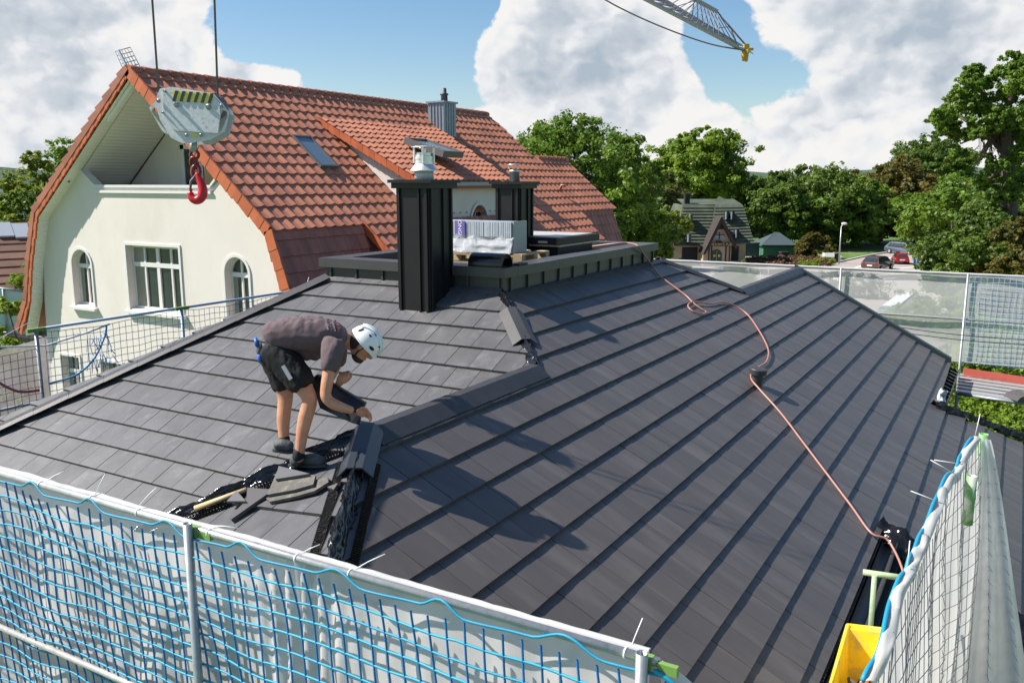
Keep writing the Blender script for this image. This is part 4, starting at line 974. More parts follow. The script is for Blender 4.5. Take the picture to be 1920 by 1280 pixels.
T(1140, 330, 74, 6.0, 'dark', 'dark tree filling the gap beside the orange roof end', 14, nclump=34, per=420, leaf=.25, trunkh=.02, group='broadleaf trees')
T(1310, 238, 128, 9.2, 'bright', 'round light green tree rising behind the pub roof', 15, nclump=46, per=520, leaf=.36, group='broadleaf trees')
T(1215, 300, 112, 6.0, 'olive', 'olive tree left behind the pub', 16, nclump=30, per=420, leaf=.3, trunkh=.1, group='broadleaf trees')
T(1215, 385, 100, 6.0, 'dark', 'low dark tree filling the edge between the parapet and the pub', 17, nclump=30, per=380, leaf=.3, trunkh=.0, group='broadleaf trees')
T(1252, 388, 90, 2.5, 'yellow', 'small yellow-green street tree with pale trunk in front of the pub', 18, nclump=20, per=260, leaf=.22, trunkh=.42, group='broadleaf trees', tr=.28)
T(1405, 345, 150, 9, 'dark', 'dark distant tree right behind the pub chimney', 19, nclump=30, per=350, leaf=.45, trunkh=.05, group='broadleaf trees')
T(1500, 302, 122, 9.6, 'dark', 'broad dark green tree above the ivy-covered shed', 20, nclump=60, per=520, leaf=.36, trunkh=.02, group='broadleaf trees')
T(1570, 322, 122, 8.0, 'mid', 'mid green tree left of the road bend', 21, nclump=40, per=450, leaf=.38, trunkh=.02, group='broadleaf trees')
T(1645, 292, 128, 9, 'autumn', 'brownish green tree above the road bend', 22, nclump=44, per=450, leaf=.40, trunkh=.02, group='broadleaf trees')
T(1712, 310, 130, 8.4, 'autumn', 'tree turning yellow-brown above the dark car', 23, nclump=40, per=450, leaf=.38, trunkh=.02, group='broadleaf trees')
T(1728, 248, 190, 10.5, 'dark', 'domed grey-green tree on the skyline left of the tall oak', 24, nclump=44, per=450, leaf=.42, group='broadleaf trees')
T(1450, 335, 170, 9, 'mid', 'far green tree on the skyline between the pub and the forest', 25, nclump=30, per=350, leaf=.45, trunkh=.05, group='broadleaf trees')
T(1780, 330, 100, 7, 'mid', 'green tree behind the ivy thicket right of the road', 26, nclump=40, per=420, leaf=.3, trunkh=.02, group='broadleaf trees')
T(1840, 380, 62, 4.6, 'dark', 'dark ivy-covered thicket right of the road sign', 27, nclump=48, per=460, leaf=.20, trunkh=.0, group='broadleaf trees', squash=.9)
T(1905, 400, 58, 3.4, 'autumn', 'yellowing bush at the right edge', 28, nclump=34, per=380, leaf=.18, trunkh=.0, group='broadleaf trees')
T(1795, 430, 66, 2.2, 'mid', 'leafy hedge tree just right of the road sign', 29, nclump=24, per=360, leaf=.18, trunkh=.0, group='broadleaf trees')
T(1900, 330, 75, 5, 'dark', 'dark mass of trees below the tall oak', 30, nclump=36, per=420, leaf=.24, trunkh=.0, group='broadleaf trees')
# tall open tree on the right
def big_tree():
    b_ = gpx(1893, 60); root = thing('broadleaf_tree', 'tall open oak with bare inner branches at the right edge', 'tree', b_, 'broadleaf trees')
    P = lambda px, py, dd=0: at(px, py, (60 + dd) / CP)
    t = MB(); t.tube([b_, P(1893, 420), P(1890, 330), P(1888, 270), P(1880, 220), P(1905, 160), P(1912, 120)], [.75, .6, .48, .42, .3, .2, .08], 10)
    br_ = [((1888, 275), (1862, 245), (1820, 232), (1790, 215)), ((1886, 290), (1860, 262), (1835, 255), (1800, 270)), ((1882, 225), (1850, 190), (1835, 150), (1825, 130)), ((1890, 260), (1915, 230), (1940, 200), (1960, 190)), ((1889, 300), (1925, 290), (1950, 300)), ((1895, 180), (1930, 150), (1950, 120)), ((1870, 250), (1850, 275), (1838, 300)), ((1888, 320), (1860, 330), (1845, 350))]
    for q in br_: t.tube([P(*x, i * .6) for i, x in enumerate(q)], [.26, .18, .12, .05][:len(q)], 6)
    rg = random.Random(9)
    for i in range(40):
        s = P(rg.uniform(1835, 1880), rg.uniform(240, 275), rg.uniform(-1, 1)); t.tube([s, s + Vector((rg.uniform(-.6, .6), rg.uniform(-.6, .6), rg.uniform(-1.6, -.5)))], [.035, .012], 4)
    obj('trunk', t, M_bark, root)
    cl = [(1800, 175, 1.15), (1820, 140, 1.0), (1775, 215, 1.1), (1760, 222, .8), (1815, 200, 1.3), (1845, 150, .9), (1850, 200, 1.2), (1790, 245, .9), (1820, 240, .9), (1875, 215, 1.2), (1885, 130, 1.2), (1905, 115, 1.0), (1920, 160, 1.5), (1895, 175, 1.1), (1915, 210, 1.4), (1940, 130, 1.5), (1860, 240, .8), (1900, 245, 1.1), (1930, 250, 1.4), (1915, 290, 1.2), (1945, 210, 1.6), (1870, 310, .9), (1850, 340, 1.0), (1895, 330, 1.1), (1925, 340, 1.5), (1880, 365, 1.2), (1840, 160, .8), (1775, 250, .55), (1800, 285, .45)]
    cen = []; rad = []
    for (px, py, r) in cl:
        for k in range(4):
            c_ = P(px + rg.uniform(-16, 16), py + rg.uniform(-10, 10), rg.uniform(-2.2, 2.2)); cen.append(tuple(c_)); rad.append(r * rg.uniform(.45, .8))
    V, rn = leaves(cen, rad, 360, .17, 5); leafobj('crown', V, rn, LM['mid'], root)
big_tree()
# left side trees
T(95, 285, 75, 4.6, 'yellow', 'yellow-green tree left of the gable', 41, nclump=34, per=420, leaf=.22, trunkh=.1, group='broadleaf trees')
T(140, 262, 85, 5.5, 'mid', 'dark green tree touching the left edge of the orange roof', 42, nclump=34, per=420, leaf=.25, trunkh=.1, group='broadleaf trees')
T(85, 350, 62, 4.2, 'dark', 'dark green tree behind the low brown roof', 43, nclump=34, per=420, leaf=.2, trunkh=.05, group='broadleaf trees')
T(10, 335, 120, 7, 'mid', 'pale green tree at the far left edge', 44, nclump=26, per=350, leaf=.35, trunkh=.05, group='broadleaf trees')
T(8, 385, 70, 2.4, 'yellow', 'small yellowish bush under the solar roof', 45, nclump=18, per=300, leaf=.18, trunkh=.0, group='broadleaf trees')
T(38, 468, 26, 1.7, 'bright', 'feathery bright green shrub left of the gable', 46, nclump=24, per=420, leaf=.10, trunkh=.0, group='broadleaf trees')
# shrubs beyond the far net
T(1760, 545, 40, 3.6, 'mid', 'round bush seen through the far scaffold net', 47, nclump=30, per=380, leaf=.12, trunkh=.0, cat='bush', name='bush')
T(1890, 560, 34, 3.4, 'mid', 'bush behind the blue section of the far net', 48, nclump=30, per=380, leaf=.11, trunkh=.0, cat='bush', name='bush')
T(1840, 640, 27, 2.6, 'bright', 'low leafy shrub under the far scaffold deck', 49, nclump=30, per=420, leaf=.09, trunkh=.0, cat='bush', name='bush')
T(1905, 740, 24, 3.0, 'bright', 'sunlit hedge below the scaffold deck at the right edge', 50, nclump=34, per=420, leaf=.09, trunkh=.0, cat='bush', name='bush')
T(1525, 437, 104, 2.4, 'autumn', 'bronze bush between the green shed and the white box', 51, nclump=22, per=300, leaf=.22, trunkh=.0, cat='bush', name='bush')
T(1476, 452, 110, 2.2, 'bright', 'ivy tumbling over the green shed', 52, nclump=18, per=300, leaf=.22, trunkh=.0, cat='bush', name='bush')
T(1278, 484, 90, 1.2, 'yellow', 'small yellow shrub beside the tree trunk', 53, nclump=10, per=180, leaf=.14, trunkh=.0, cat='bush', name='bush')
# flower bed and hedges as ground cover
def bed(pxs, h, kind, name, label, n, leaf, seed):
    P3 = [hz(px, py, GZ) for px, py in pxs]; rg = random.Random(seed); x0 = min(p.x for p in P3); x1 = max(p.x for p in P3); y0 = min(p.y for p in P3); y1 = max(p.y for p in P3); cen = []; rad = []
    def inside(x, y):
        c = False
        for i in range(len(P3)):
            a, b_ = P3[i - 1], P3[i]
            if (a.y > y) != (b_.y > y) and x < (b_.x - a.x) * (y - a.y) / (b_.y - a.y) + a.x: c = not c
        return c
    while len(cen) < n:
        x, y = rg.uniform(x0, x1), rg.uniform(y0, y1)
        if inside(x, y): cen.append((x, y, GZ + h * .4)); rad.append(h * .7)
    V, rn = leaves(cen, rad, 90, leaf, seed); c_ = sum(P3, Vector()) / len(P3)
    o = leafobj(name, V, rn, LM[kind], None, tuple(c_)); tag(o, label, kind='stuff'); return o
bed([(1395, 492), (1430, 484), (1560, 484), (1563, 498), (1480, 503), (1400, 499)], .55, 'heather', 'flower_bed', 'reddish brown ground cover bed in front of the pub', 150, .16, 61)
bed([(1490, 496), (1555, 492), (1562, 500), (1500, 504)], .7, 'yellow', 'shrub_bed', 'yellow-green low planting at the road end of the bed', 22, .16, 62)
def hedge(a, b_, w, h, label, kind, seed):
    a, b_ = Vector(a), Vector(b_); n = int((b_ - a).length / (w * .45)) + 2; rg = random.Random(seed); cen = []; rad = []
    for i in range(n):
        for k in range(4): cen.append(tuple(a.lerp(b_, i / (n - 1)) + Vector((rg.uniform(-.2, .2), rg.uniform(-.2, .2), h * (.25 + .5 * (k % 2)))))); rad.append(w * .5)
    V, rn = leaves(cen, rad, 240, .09, seed); o = leafobj('hedge', V, rn, LM[kind], None, tuple(a)); tag(o, label, 'hedge'); return o
hedge(hz(1330, 585, GZ), hz(1395, 543, GZ), 2.2, 2.0, 'clipped yellow-green hedge seen through the net left of the small gable', 'yellow', 63)
hedge(hz(1545, 553, GZ), hz(1640, 560, GZ), 1.8, 1.6, 'clipped hedge beyond the white handrail', 'olive', 64)

# ------------------------------------------------------------------ PUB
def pub():
    d = 96.0; O = gpx(1332, d); dirx = RX.copy(); dirf = FX.copy(); up = Vector((0, 0, 1))
    root = thing('public_house', 'dark timber pub with green mossy mansard roof and steep entrance gable', 'pub', O)
    s = d / FPX  # metres per photo pixel at this distance
    def Q(px, py, dep=0): return O + dirx * ((px - 1332) * s) + dirf * dep + up * ((495 - py) * s * 1.02 + .15)
    Mg = mat('mossy_roof', (.060, .075, .050), rough=.8, var=.2, vscale=1.2, rndvar=.15, col2=(.10, .115, .07), c2scale=.5)
    Mt = mat('tan_timber_wall', (.42, .33, .22), rough=.85, var=.15, vscale=1); Mdk = mat('dark_opening', (.012, .011, .012), rough=.7)
    b = MB(); b.prism([Q(1252, 497), Q(1397, 497), Q(1397, 458), Q(1252, 458)], dirf * 9); obj('wall', b, Mt, root)
    # roofs: courses as stepped slabs
    def slope(mb, tl, tr, bl_, br_, dt, db, n=13):
        for i in range(n):
            a0, a1 = i / n, (i + 1) / n; w = lambda A, B, da, dbb, t: Q(A[0] + (B[0] - A[0]) * t, A[1] + (B[1] - A[1]) * t, da + (dbb - da) * t)
            p = [w(tl, bl_, dt, db, a0), w(tr, br_, dt, db, a0), w(tr, br_, dt, db, a1) - dirf * .16, w(tl, bl_, dt, db, a1) - dirf * .16]
            mb.quad(*p); mb.quad(p[3], p[2], p[2] + dirf * .2, p[3] + dirf * .2)
    r = MB(); slope(r, (1284, 389), (1344, 389), (1262, 462), (1330, 462), 2.2, -.6); slope(r, (1344, 389), (1396, 389), (1322, 462), (1408, 456), 2.0, -1.0)
    r.quad(Q(1284, 389, 2.2), Q(1396, 389, 2.0), Q(1396, 380, 6), Q(1284, 380, 6)); r.quad(Q(1396, 389, 2), Q(1408, 456, -1), Q(1404, 456, 10), Q(1396, 389, 8)); r.quad(Q(1284, 389, 2.2), Q(1262, 462, -.6), Q(1262, 462, 10), Q(1284, 389, 8))
    r.poly([Q(1346, 389, 4), Q(1385, 389, 4), Q(1363, 374, 5)]); r.poly([Q(1385, 389, 4), Q(1385, 389, 7), Q(1363, 374, 5)])
    obj('roof', r, Mg, root)
    c = MB(); c.prism([Q(1289, 392, 2.5), Q(1298, 392, 2.5), Q(1298, 369, 2.5), Q(1289, 369, 2.5)], dirf * .8); obj('chimney', c, Mdk, root)
    # entrance gable
    g = MB(); g.prism([Q(1311, 497, -1.9), Q(1362, 497, -1.9), Q(1362, 455, -1.9), Q(1341, 411, -1.9), Q(1320, 455, -1.9), Q(1311, 470, -1.9)], dirf * 2.5); obj('entrance_wall', g, Mt, root)
    g = MB()
    for (a, b_) in (((1338.5, 408), (1308, 474)), ((1340.5, 408), (1371, 464))):
        p = [Q(a[0], a[1], -2.6), Q(b_[0], b_[1], -2.6), Q(b_[0] + (4 if b_[0] < 1330 else -4), b_[1] + 1, -2.6), Q(a[0] + (2 if b_[0] < 1330 else -2), a[1] + 9, -2.6)]
        g.prism(p, dirf * 2.8)
    obj('gable_roof', g, mat('brown_bargeboard', (.04, .030, .026), rough=.8), root)
    g = MB()
    for px in (1321, 1326, 1352, 1359): g.prism([Q(px - 1, 495, -2.0), Q(px + 1, 495, -2.0), Q(px + 1, 458, -2.0), Q(px - 1, 458, -2.0)], dirf * .1)
    g.prism([Q(1319, 461, -2.12), Q(1358, 461, -2.12), Q(1358, 454.5, -2.12), Q(1319, 454.5, -2.12)], dirf * .12); g.prism([Q(1331, 455, -2.1), Q(1345, 455, -2.1), Q(1342, 451, -2.1), Q(1334, 451, -2.1)], dirf * .1)
    g.prism([Q(1333, 431, -1.95), Q(1349, 431, -1.95), Q(1341, 413, -1.95)], dirf * .04)
    sg = obj('sign_board', g, mat('dark_timber', (.03, .022, .018), rough=.7), root)
    add_text("JAMESON'S PUB", .40, Q(1338.5, 457.8, -2.18), dirx, up, mat('gold_letters', (.65, .5, .25), rough=.5), sg, ext=.02)
    g = MB(); pts = [Q(1339 + 9.5 * math.cos(a), 449 - 12 * math.sin(a) if a else 449, -1.95) for a in [math.pi * k / 10 for k in range(11)]]; g.prism(pts, dirf * .03); wo = obj('gable_window', g, mat('pub_glass', (.30, .34, .38), rough=.2), root)
    g = MB(); g.prism([Q(1338.3, 449, -2.0), Q(1339.7, 449, -2.0), Q(1339.7, 436, -2.0), Q(1338.3, 436, -2.0)], dirf * .05); g.prism([Q(1330, 441.5, -2.0), Q(1348, 441.5, -2.0), Q(1348, 440.5, -2.0), Q(1330, 440.5, -2.0)], dirf * .04); obj('frame', g, Mdk, wo)
    g = MB(); g.prism([Q(1325, 494, -1.97)] + [Q(1335 - 10 * math.cos(a), 475 - 8 * math.sin(a), -1.97) for a in [math.pi * k / 10 for k in range(11)]] + [Q(1345, 494, -1.97)], dirf * .08); dr = obj('door', g, mat('green_door', (.015, .06, .04), rough=.5), root)
    g = MB(); g.lathe(Q(1331, 478, -2.02), [(.14, 0), (.14, .03)], 12, axis=-dirf); g.lathe(Q(1339.5, 478, -2.02), [(.14, 0), (.14, .03)], 12, axis=-dirf); g.prism([Q(1334.8, 494, -2.03), Q(1335.4, 494, -2.03), Q(1335.4, 468, -2.03), Q(1334.8, 468, -2.03)], dirf * .04); obj('porthole', g, mat('brass', (.5, .36, .12), rough=.4), dr)
    g = MB(); g.prism([Q(1278, 493, -.05), Q(1307, 493, -.05), Q(1307, 465, -.05), Q(1278, 465, -.05)], dirf * .04); g.prism([Q(1364, 490, -.05), Q(1384, 490, -.05), Q(1384, 463, -.05), Q(1364, 463, -.05)], dirf * .04); obj('shopfront', g, Mdk, root)
    for i, (px, py) in enumerate(((1361, 408), (1371, 408), (1375, 440), (1293, 412), (1286, 447))):
        g = MB(); dep = (py - 389) / 70 * -3 + 1.6; g.prism([Q(px - 3.5, py + 7.5, dep - .5), Q(px + 3.5, py + 7.5, dep - .5), Q(px + 3.5, py - 7.5, dep - .5), Q(px - 3.5, py - 7.5, dep - .5)], dirf * .9)
        o = obj('window', g, M_glass, root); g = MB(); g.prism([Q(px - 3.5, py + 7, dep - .58), Q(px - 1.2, py + 7, dep - .58), Q(px - 1.2, py - 7, dep - .58), Q(px - 3.5, py - 7, dep - .58)], dirf * .06); obj('frame', g, M_renderw, o)
pub()
# green shed, fence, white box, bins
def shed():
    d = 106.; O = gpx(1450, d); s = d / FPX; up = Vector((0, 0, 1))
    def Q(px, py, dep=0): return O + RX * ((px - 1450) * s) + FX * dep + up * ((484 - py) * s)
    r = thing('garden_shed', 'green wooden shed half covered by ivy right of the pub', 'shed', O)
    b = MB(); b.prism([Q(1430, 484), Q(1488, 484), Q(1488, 464), Q(1430, 464)], FX * 5); obj('wall', b, mat('shed_green', (.05, .16, .09), rough=.7, var=.15), r)
    b = MB(); b.prism([Q(1425, 463, -.3), Q(1492, 463, -.3), Q(1470, 442, 2.5), Q(1460, 441, 2.5)], up * .12); b.poly([Q(1492, 463, -.3), Q(1492, 463, 5), Q(1470, 442, 2.5)]); b.poly([Q(1425, 463, -.3), Q(1425, 463, 5), Q(1460, 441, 2.5)]); obj('roof', b, mat('shed_roof', (.05, .075, .08), rough=.8), r)
    f = MB(); f.prism([Q(1397, 484, 1), Q(1427, 484, 1), Q(1427, 458, 1), Q(1397, 458, 1)], FX * .1); obj('hoarding', f, mat('teal_net_fence', (.02, .06, .055), rough=.8), loc=Q(1412, 484, 1), label='dark teal screen fence between the pub and the green shed', cat='fence')
    b = MB(); P_ = lambda px, py, dep=0: Q(px, py, dep)
    b.prism([P_(1456, 486, -2), P_(1468, 486, -2), P_(1469, 474, -2), P_(1455, 474, -2)], FX * 1.0); b.prism([P_(1454, 474, -2.1), P_(1470, 474, -2.1), P_(1469, 472, -2.1), P_(1455, 472, -2.1)], FX * 1.2); obj('waste_container', b, mat('bin_dark', (.02, .022, .025), rough=.6), loc=P_(1462, 486, -2), label='black waste container in front of the green shed', cat='bin')
    w = thing('utility_box', 'small white utility hut with grey pitched lid behind the flower bed', 'utility box', Q(1530, 487, -5.5))
    b = MB(); b.prism([Q(1516, 487, -5.5), Q(1545, 487, -5.5), Q(1545, 476, -5.5), Q(1516, 476, -5.5)], FX * 1.5); obj('cabinet', b, M_renderw, w)
    b = MB(); b.prism([Q(1514, 476.5, -5.6), Q(1547, 476.5, -5.6), Q(1541, 471, -4.8), Q(1520, 471, -4.8)], FX * .9); obj('lid', b, mat('weathered_lid', (.35, .35, .33), rough=.9), w)
shed()
b = MB(); bb = gpx(1568, 99); b.lathe(bb, [(.22, 0), (.24, .9), (.27, .92), (.25, 1.05)], 12); obj('litter_bin', b, mat('bin_dark2', (.02, .02, .022), rough=.6), loc=bb, label='small black litter bin at the foot of the street lamp', cat='bin')
# street lamp
lp = gpx(1573, 97); r = thing('street_lamp', 'slim white street lamp at the corner of the road', 'street lamp', lp)
b = MB(); lh = topz(424, 97); b.tube([lp, lp + Vector((0, 0, lh))], [.10, .05], 10); obj('pole', b, M_alu, r)
b = MB(); b.tube([lp + Vector((0, 0, lh)), lp + Vector((0, 0, lh + .25)) - RX * -.25], .05, 8); b.ellipsoid(lp + Vector((0, 0, lh + .28)) + RX * .3, RX * .32, FX * .18, (0, 0, .14)); obj('lamp_head', b, M_white, r)
# blue sign
sp_ = gpx(1718, 92); r = thing('road_sign', 'blue and white traffic sign on a pole beside the ivy', 'sign', sp_); b = MB(); zz = topz(487, 92); b.tube([sp_, sp_ + Vector((0, 0, zz))], .04, 8); obj('pole', b, M_alu, r)
b = MB(); c_ = sp_ + Vector((0, 0, zz)); b.obox(c_, RX * .3, FX * .02, (0, 0, .42)); o = obj('sign_plate', b, M_bluepaint, r); b = MB(); b.obox(c_ - FX * .03, RX * .05, FX * .006, (0, 0, .25)); b.obox(c_ - FX * .03 + Vector((0, 0, .12)), RX * .15, FX * .006, (0, 0, .05)); obj('symbol', b, M_white, o)
# cars
def car(pos, yaw, col, L_=4.2, W=1.75, H=1.48, label='', kind='hatch', scale=1.0):
    root = thing('parked_car' if False else 'car', label, 'car', pos, 'cars on the road')
    f = Vector((math.cos(yaw), math.sin(yaw), 0)); s = Vector((-f.y, f.x, 0)); z = Vector((0, 0, 1)); L_ *= scale; W *= scale; H *= scale; O = Vector(pos)
    paint = mat('car_' + kind, col, rough=.25, metal=.2, coat=.6)
    prof = [(-.5, .28), (-.5, .55), (-.47, .66), (-.38, .95), (-.30, 1.0), (.05, 1.0), (.17, .93), (.27, .68), (.45, .58), (.5, .48), (.5, .25), (.40, .2), (-.40, .2)]
    def R(t):  # body cross-section at height
        return W / 2 * (1 if t < .62 else 1 - .30 * (t - .62) / .38)
    b = MB(); vs = []; n = len(prof)
    for sg in (-1, 1): vs += [O + f * (p[0] * L_) + s * (sg * R(p[1])) + z * (p[1] * H) for p in prof]
    b.add(vs, [tuple(range(n))[::-1], tuple(range(n, 2 * n))] + [(i, (i + 1) % n, n + (i + 1) % n, n + i) for i in range(n)]); obj('body', b, paint, root)
    g = MB(); P = lambda x, y, h: O + f * (x * L_) + s * (y * W / 2) + z * (h * H)
    g.quad(P(-.478, -.84, .66), P(-.478, .84, .66), P(-.392, .74, .93), P(-.392, -.74, .93)); g.quad(P(.285, -.84, .68), P(.285, .84, .68), P(.182, .72, .925), P(.182, -.72, .925))
    for sg in (-1, 1): g.quad(P(-.40, sg * 1.0, .65), P(.22, sg * 1.0, .66), P(.12, sg * .79, .93), P(-.33, sg * .79, .93))
    obj('window', g, M_glass, root)
    for x in (-.32, .32):
        for sg in (-1, 1):
            w_ = MB(); w_.lathe(P(x, sg * .86, .21), [(.20, -.0), (.31, .0), (.31, .2), (.20, .2)], 16, axis=s * sg); wo = obj('wheel', w_, mat('tyre', (.015, .015, .016), rough=.8), root)
            w_ = MB(); w_.lathe(P(x, sg * .88, .21) + s * sg * .17, [(.19, 0), (.17, .02)], 12, axis=s * sg); obj('rim', w_, M_alu, wo)
    for sg in (-1, 1):
        t = MB(); t.obox(P(-.50, sg * .72, .58), f * .02, s * .09, z * .07); obj('tail_light', t, mat('tail_red', (.4, .01, .01), rough=.3), root)
        t = MB(); t.obox(P(.49, sg * .68, .5), f * .03, s * .18, z * .08); obj('headlight', t, M_white, root)
    t = MB(); t.obox(P(-.505, 0, .42), f * .01, s * .26, z * .055); obj('number_plate', t, M_white, root)
ya = math.atan2(FX.y, FX.x)
car(hz(1645, 506, GZ), ya - .75, (.10, .055, .045), 4.5, 1.8, 1.5, 'dark brown hatchback turning at the junction, nearest of the three', 'brown', .98)
car(hz(1687, 494, GZ), ya - .25, (.45, .01, .015), 3.4, 1.6, 1.45, 'small red hatchback driving away along the road', 'red', .84)
car(hz(1694, 476, GZ), ya - 2.6, (.08, .10, .14), 4.4, 1.8, 1.48, 'grey-blue car in the lane by the grass verge, farthest of the three', 'blue')
# white handrail and carport roof beyond the net
def rail_fence(a, b_, h, n, label):
    a, b_ = Vector(a), Vector(b_); r = thing('handrail', label, 'handrail', a); m = MB(); m.tube([a + Vector((0, 0, h)), b_ + Vector((0, 0, h))], .035, 6); m.tube([a + Vector((0, 0, h * .5)), b_ + Vector((0, 0, h * .5))], .025, 6); obj('rail', m, M_white, r)
    for i in range(n): p = a.lerp(b_, i / (n - 1)); m = MB(); m.tube([p, p + Vector((0, 0, h))], .035, 6); obj('post', m, M_white, r)
rail_fence(hz(1552, 548, GZ), hz(1606, 552, GZ), 1.15, 4, 'white tubular handrail in front of the hedge seen through the net')
rail_fence(hz(1395, 540, GZ), hz(1440, 530, GZ), 1.3, 4, 'white slatted railing beyond the notch in the roof')
cp = thing('carport', 'low carport with pale translucent sloping roof behind the far net', 'carport', hz(1640, 620, -7))
m = MB(); z = -6.3; P4 = [hz(1622, 598, z), hz(1690, 548, z), hz(1712, 552, z), hz(1646, 606, z)]; m.prism(P4, (0, 0, .06)); obj('roof', m, mat('polycarbonate', (.75, .75, .72), rough=.4), cp)
m = MB(); P5 = [hz(1646, 608, z - .1), hz(1712, 553, z - .1), hz(1790, 640, z - .1), hz(1700, 680, z - .1)]; m.prism(P5, (0, 0, .06)); obj('flat_roof', m, mat('bitumen', (.13, .12, .11), rough=.9), cp)
m = MB()
for q in P4: m.tube([Vector((q.x, q.y, GZ)), q], .05, 6)
obj('post', m, M_alu, cp)

# ------------------------------------------------------------------ houses far left
def low_house(name, label, O, yaw, L_, W, hw, hr, wallm, roofm, extras=None):
    r = thing(name, label, 'house', O); f = Vector((math.cos(yaw), math.sin(yaw), 0)); s = Vector((-f.y, f.x, 0)); O = Vector(O)
    P = lambda x, y, z: O + f * x + s * y + Vector((0, 0, z))
    b = MB(); b.prism([P(0, -W / 2, 0), P(0, W / 2, 0), P(0, W / 2, hw), P(0, 0, hw + hr * .96), P(0, -W / 2, hw)], f * L_); obj('wall', b, wallm, r)
    b = MB()
    for sg in (-1, 1):
        n = 12
        for i in range(n):
            a0, a1 = i / n, (i + 1) / n; y0, y1 = sg * (W / 2 + .3) * a0, sg * (W / 2 + .3) * a1; z0, z1 = hw + hr - hr * 1.05 * a0 + .08, hw + hr - hr * 1.05 * a1 + .08
            b.quad(P(-.35, y0, z0), P(L_ + .35, y0, z0), P(L_ + .35, y1, z1 + .05), P(-.35, y1, z1 + .05)); b.quad(P(-.35, y1, z1 + .05), P(L_ + .35, y1, z1 + .05), P(L_ + .35, y1, z1), P(-.35, y1, z1))
    ro = obj('roof', b, roofm, r)
    return r, P
Mb_roof = mat('brown_pantile', (.16, .085, .055), rough=.75, var=.2, vscale=2, rndvar=.15); Mdk_roof = mat('dark_slate_roof', (.045, .05, .06), rough=.6, var=.2)
Mbrick = mat('yellow_brick', (.40, .34, .22), rough=.9, var=.15, vscale=5)
O1 = gpx(40, 36); zt1 = topz(417, 36)
r, P = low_house('bungalow', 'low yellow brick bungalow with brown tiled roof and two white skylights left of the gable', gpx(-60, 33), ya - .9, 13, 9, zt1 - 2.9, 2.9, Mbrick, Mb_roof)
f_ = Vector((math.cos(ya - .9), math.sin(ya - .9), 0)); rid = P(0, 0, zt1 + .08)
for sg in (-1, 1):
    ev = P(0, sg * 4.8, zt1 + .08 - 3.04); dn2 = (ev - rid); nn2 = f_.cross(dn2).normalized(); nn2 = nn2 if nn2.z > 0 else -nn2
    if nn2.dot(rid) < 0:
        for (px, py) in ((8, 434), (40, 436)):
            c_ = hit(px, py, rid, nn2) + nn2 * .08; b = MB(); b.obox(c_, f_ * .27, dn2.normalized() * .45, nn2 * .04); obj('skylight', b, mat('bright_glass', (.35, .4, .45), rough=.15), r)
low_house('bungalow', 'brick house with blue-grey solar roof far behind at the left edge', gpx(-75, 80), ya - 1.2, 12, 9, topz(357, 80) - 3.4, 3.4, mat('red_brick', (.25, .09, .06), rough=.9, var=.2, vscale=4), mat('solar_roof', (.12, .15, .22), rough=.3))
# glass balustrade building left
bs = thing('glass_balustrade', 'pale blue glass panel balustrade left of the gable foot', 'balustrade', gpx(10, 26))
A_, B_ = at(-40, 535, 26), at(58, 548, 26); m = MB()
dd_ = Vector((0, 0, -1.35)); m.prism([A_, B_, B_ + dd_, A_ + dd_], FX * .02); obj('glass_panel', m, mat('frosted_glass', (.42, .62, .64), rough=.25), bs)
m = MB(); m.tube([A_, B_], .035, 6); m.tube([A_ + dd_ * .45 - FX * .04, B_ + dd_ * .45 - FX * .04], .02, 6); m.tube([A_ + dd_, B_ + dd_], .05, 6); obj('handrail', m, M_zincroof, bs)
for k in (.05, .48, .92):
    m = MB(); q = A_.lerp(B_, k) - FX * .05; m.tube([q, q + dd_ * 1.3], .03, 6); obj('post', m, M_zincroof, bs)
m = MB(); m.prism([A_ + dd_ * 1.05, B_ + dd_ * 1.05, B_ + Vector((0, 0, GZ - B_.z)), A_ + Vector((0, 0, GZ - A_.z))], FX * 3); obj('base_wall', m, mat('grey_wall', (.25, .26, .27), rough=.9), bs)
# windmill sail
ws = thing('windmill', 'windmill showing only a lattice sail tip above the left end of the orange ridge', 'windmill', gpx(292, 64)); m = MB()
tz_ = topz(250, 64); m.lathe(gpx(292, 64), [(3.6, 0), (2.9, tz_ * .5), (2.3, tz_ - 1.4)], 20); obj('tower', m, mat('mill_brick', (.22, .10, .07), rough=.9, var=.2), ws)
m = MB(); m.lathe(gpx(292, 64) + Vector((0, 0, tz_ - 1.4)), [(2.5, 0), (2.4, .5), (1.5, 1.1), (.3, 1.4)], 16); obj('cap', m, mat('mill_cap', (.05, .05, .05), rough=.8), ws); m = MB()
c0, c1 = at(222, 95, 60), at(250, 150, 60); c2 = c0 + (c1 - c0) * 2.6; m.tube([c0, c2], .13, 4); m.tube([c2, gpx(292, 64) + Vector((0, 0, tz_ - .9))], .16, 6); obj('stock', m, mat('blue_grey_timber', (.07, .13, .17), rough=.6), ws)
m = MB(); e0, e1 = at(244, 89, 60), at(272, 144, 60)
for k in range(8): m.tube([c0.lerp(c1, k / 7), e0.lerp(e1, k / 7)], .028, 4)
for k in range(1, 5): m.tube([c0.lerp(e0, k / 4), c1.lerp(e1, k / 4)], .028, 4)
g0 = at(216, 97, 60); m.tube([g0, at(240, 150, 60)], .025, 4)
for k in range(6): m.tube([c0.lerp(c1, k / 7), g0.lerp(at(244, 150, 60), k / 7)], .02, 4)
obj('lattice', m, mat('lattice_dark', (.08, .09, .1), rough=.7), ws)

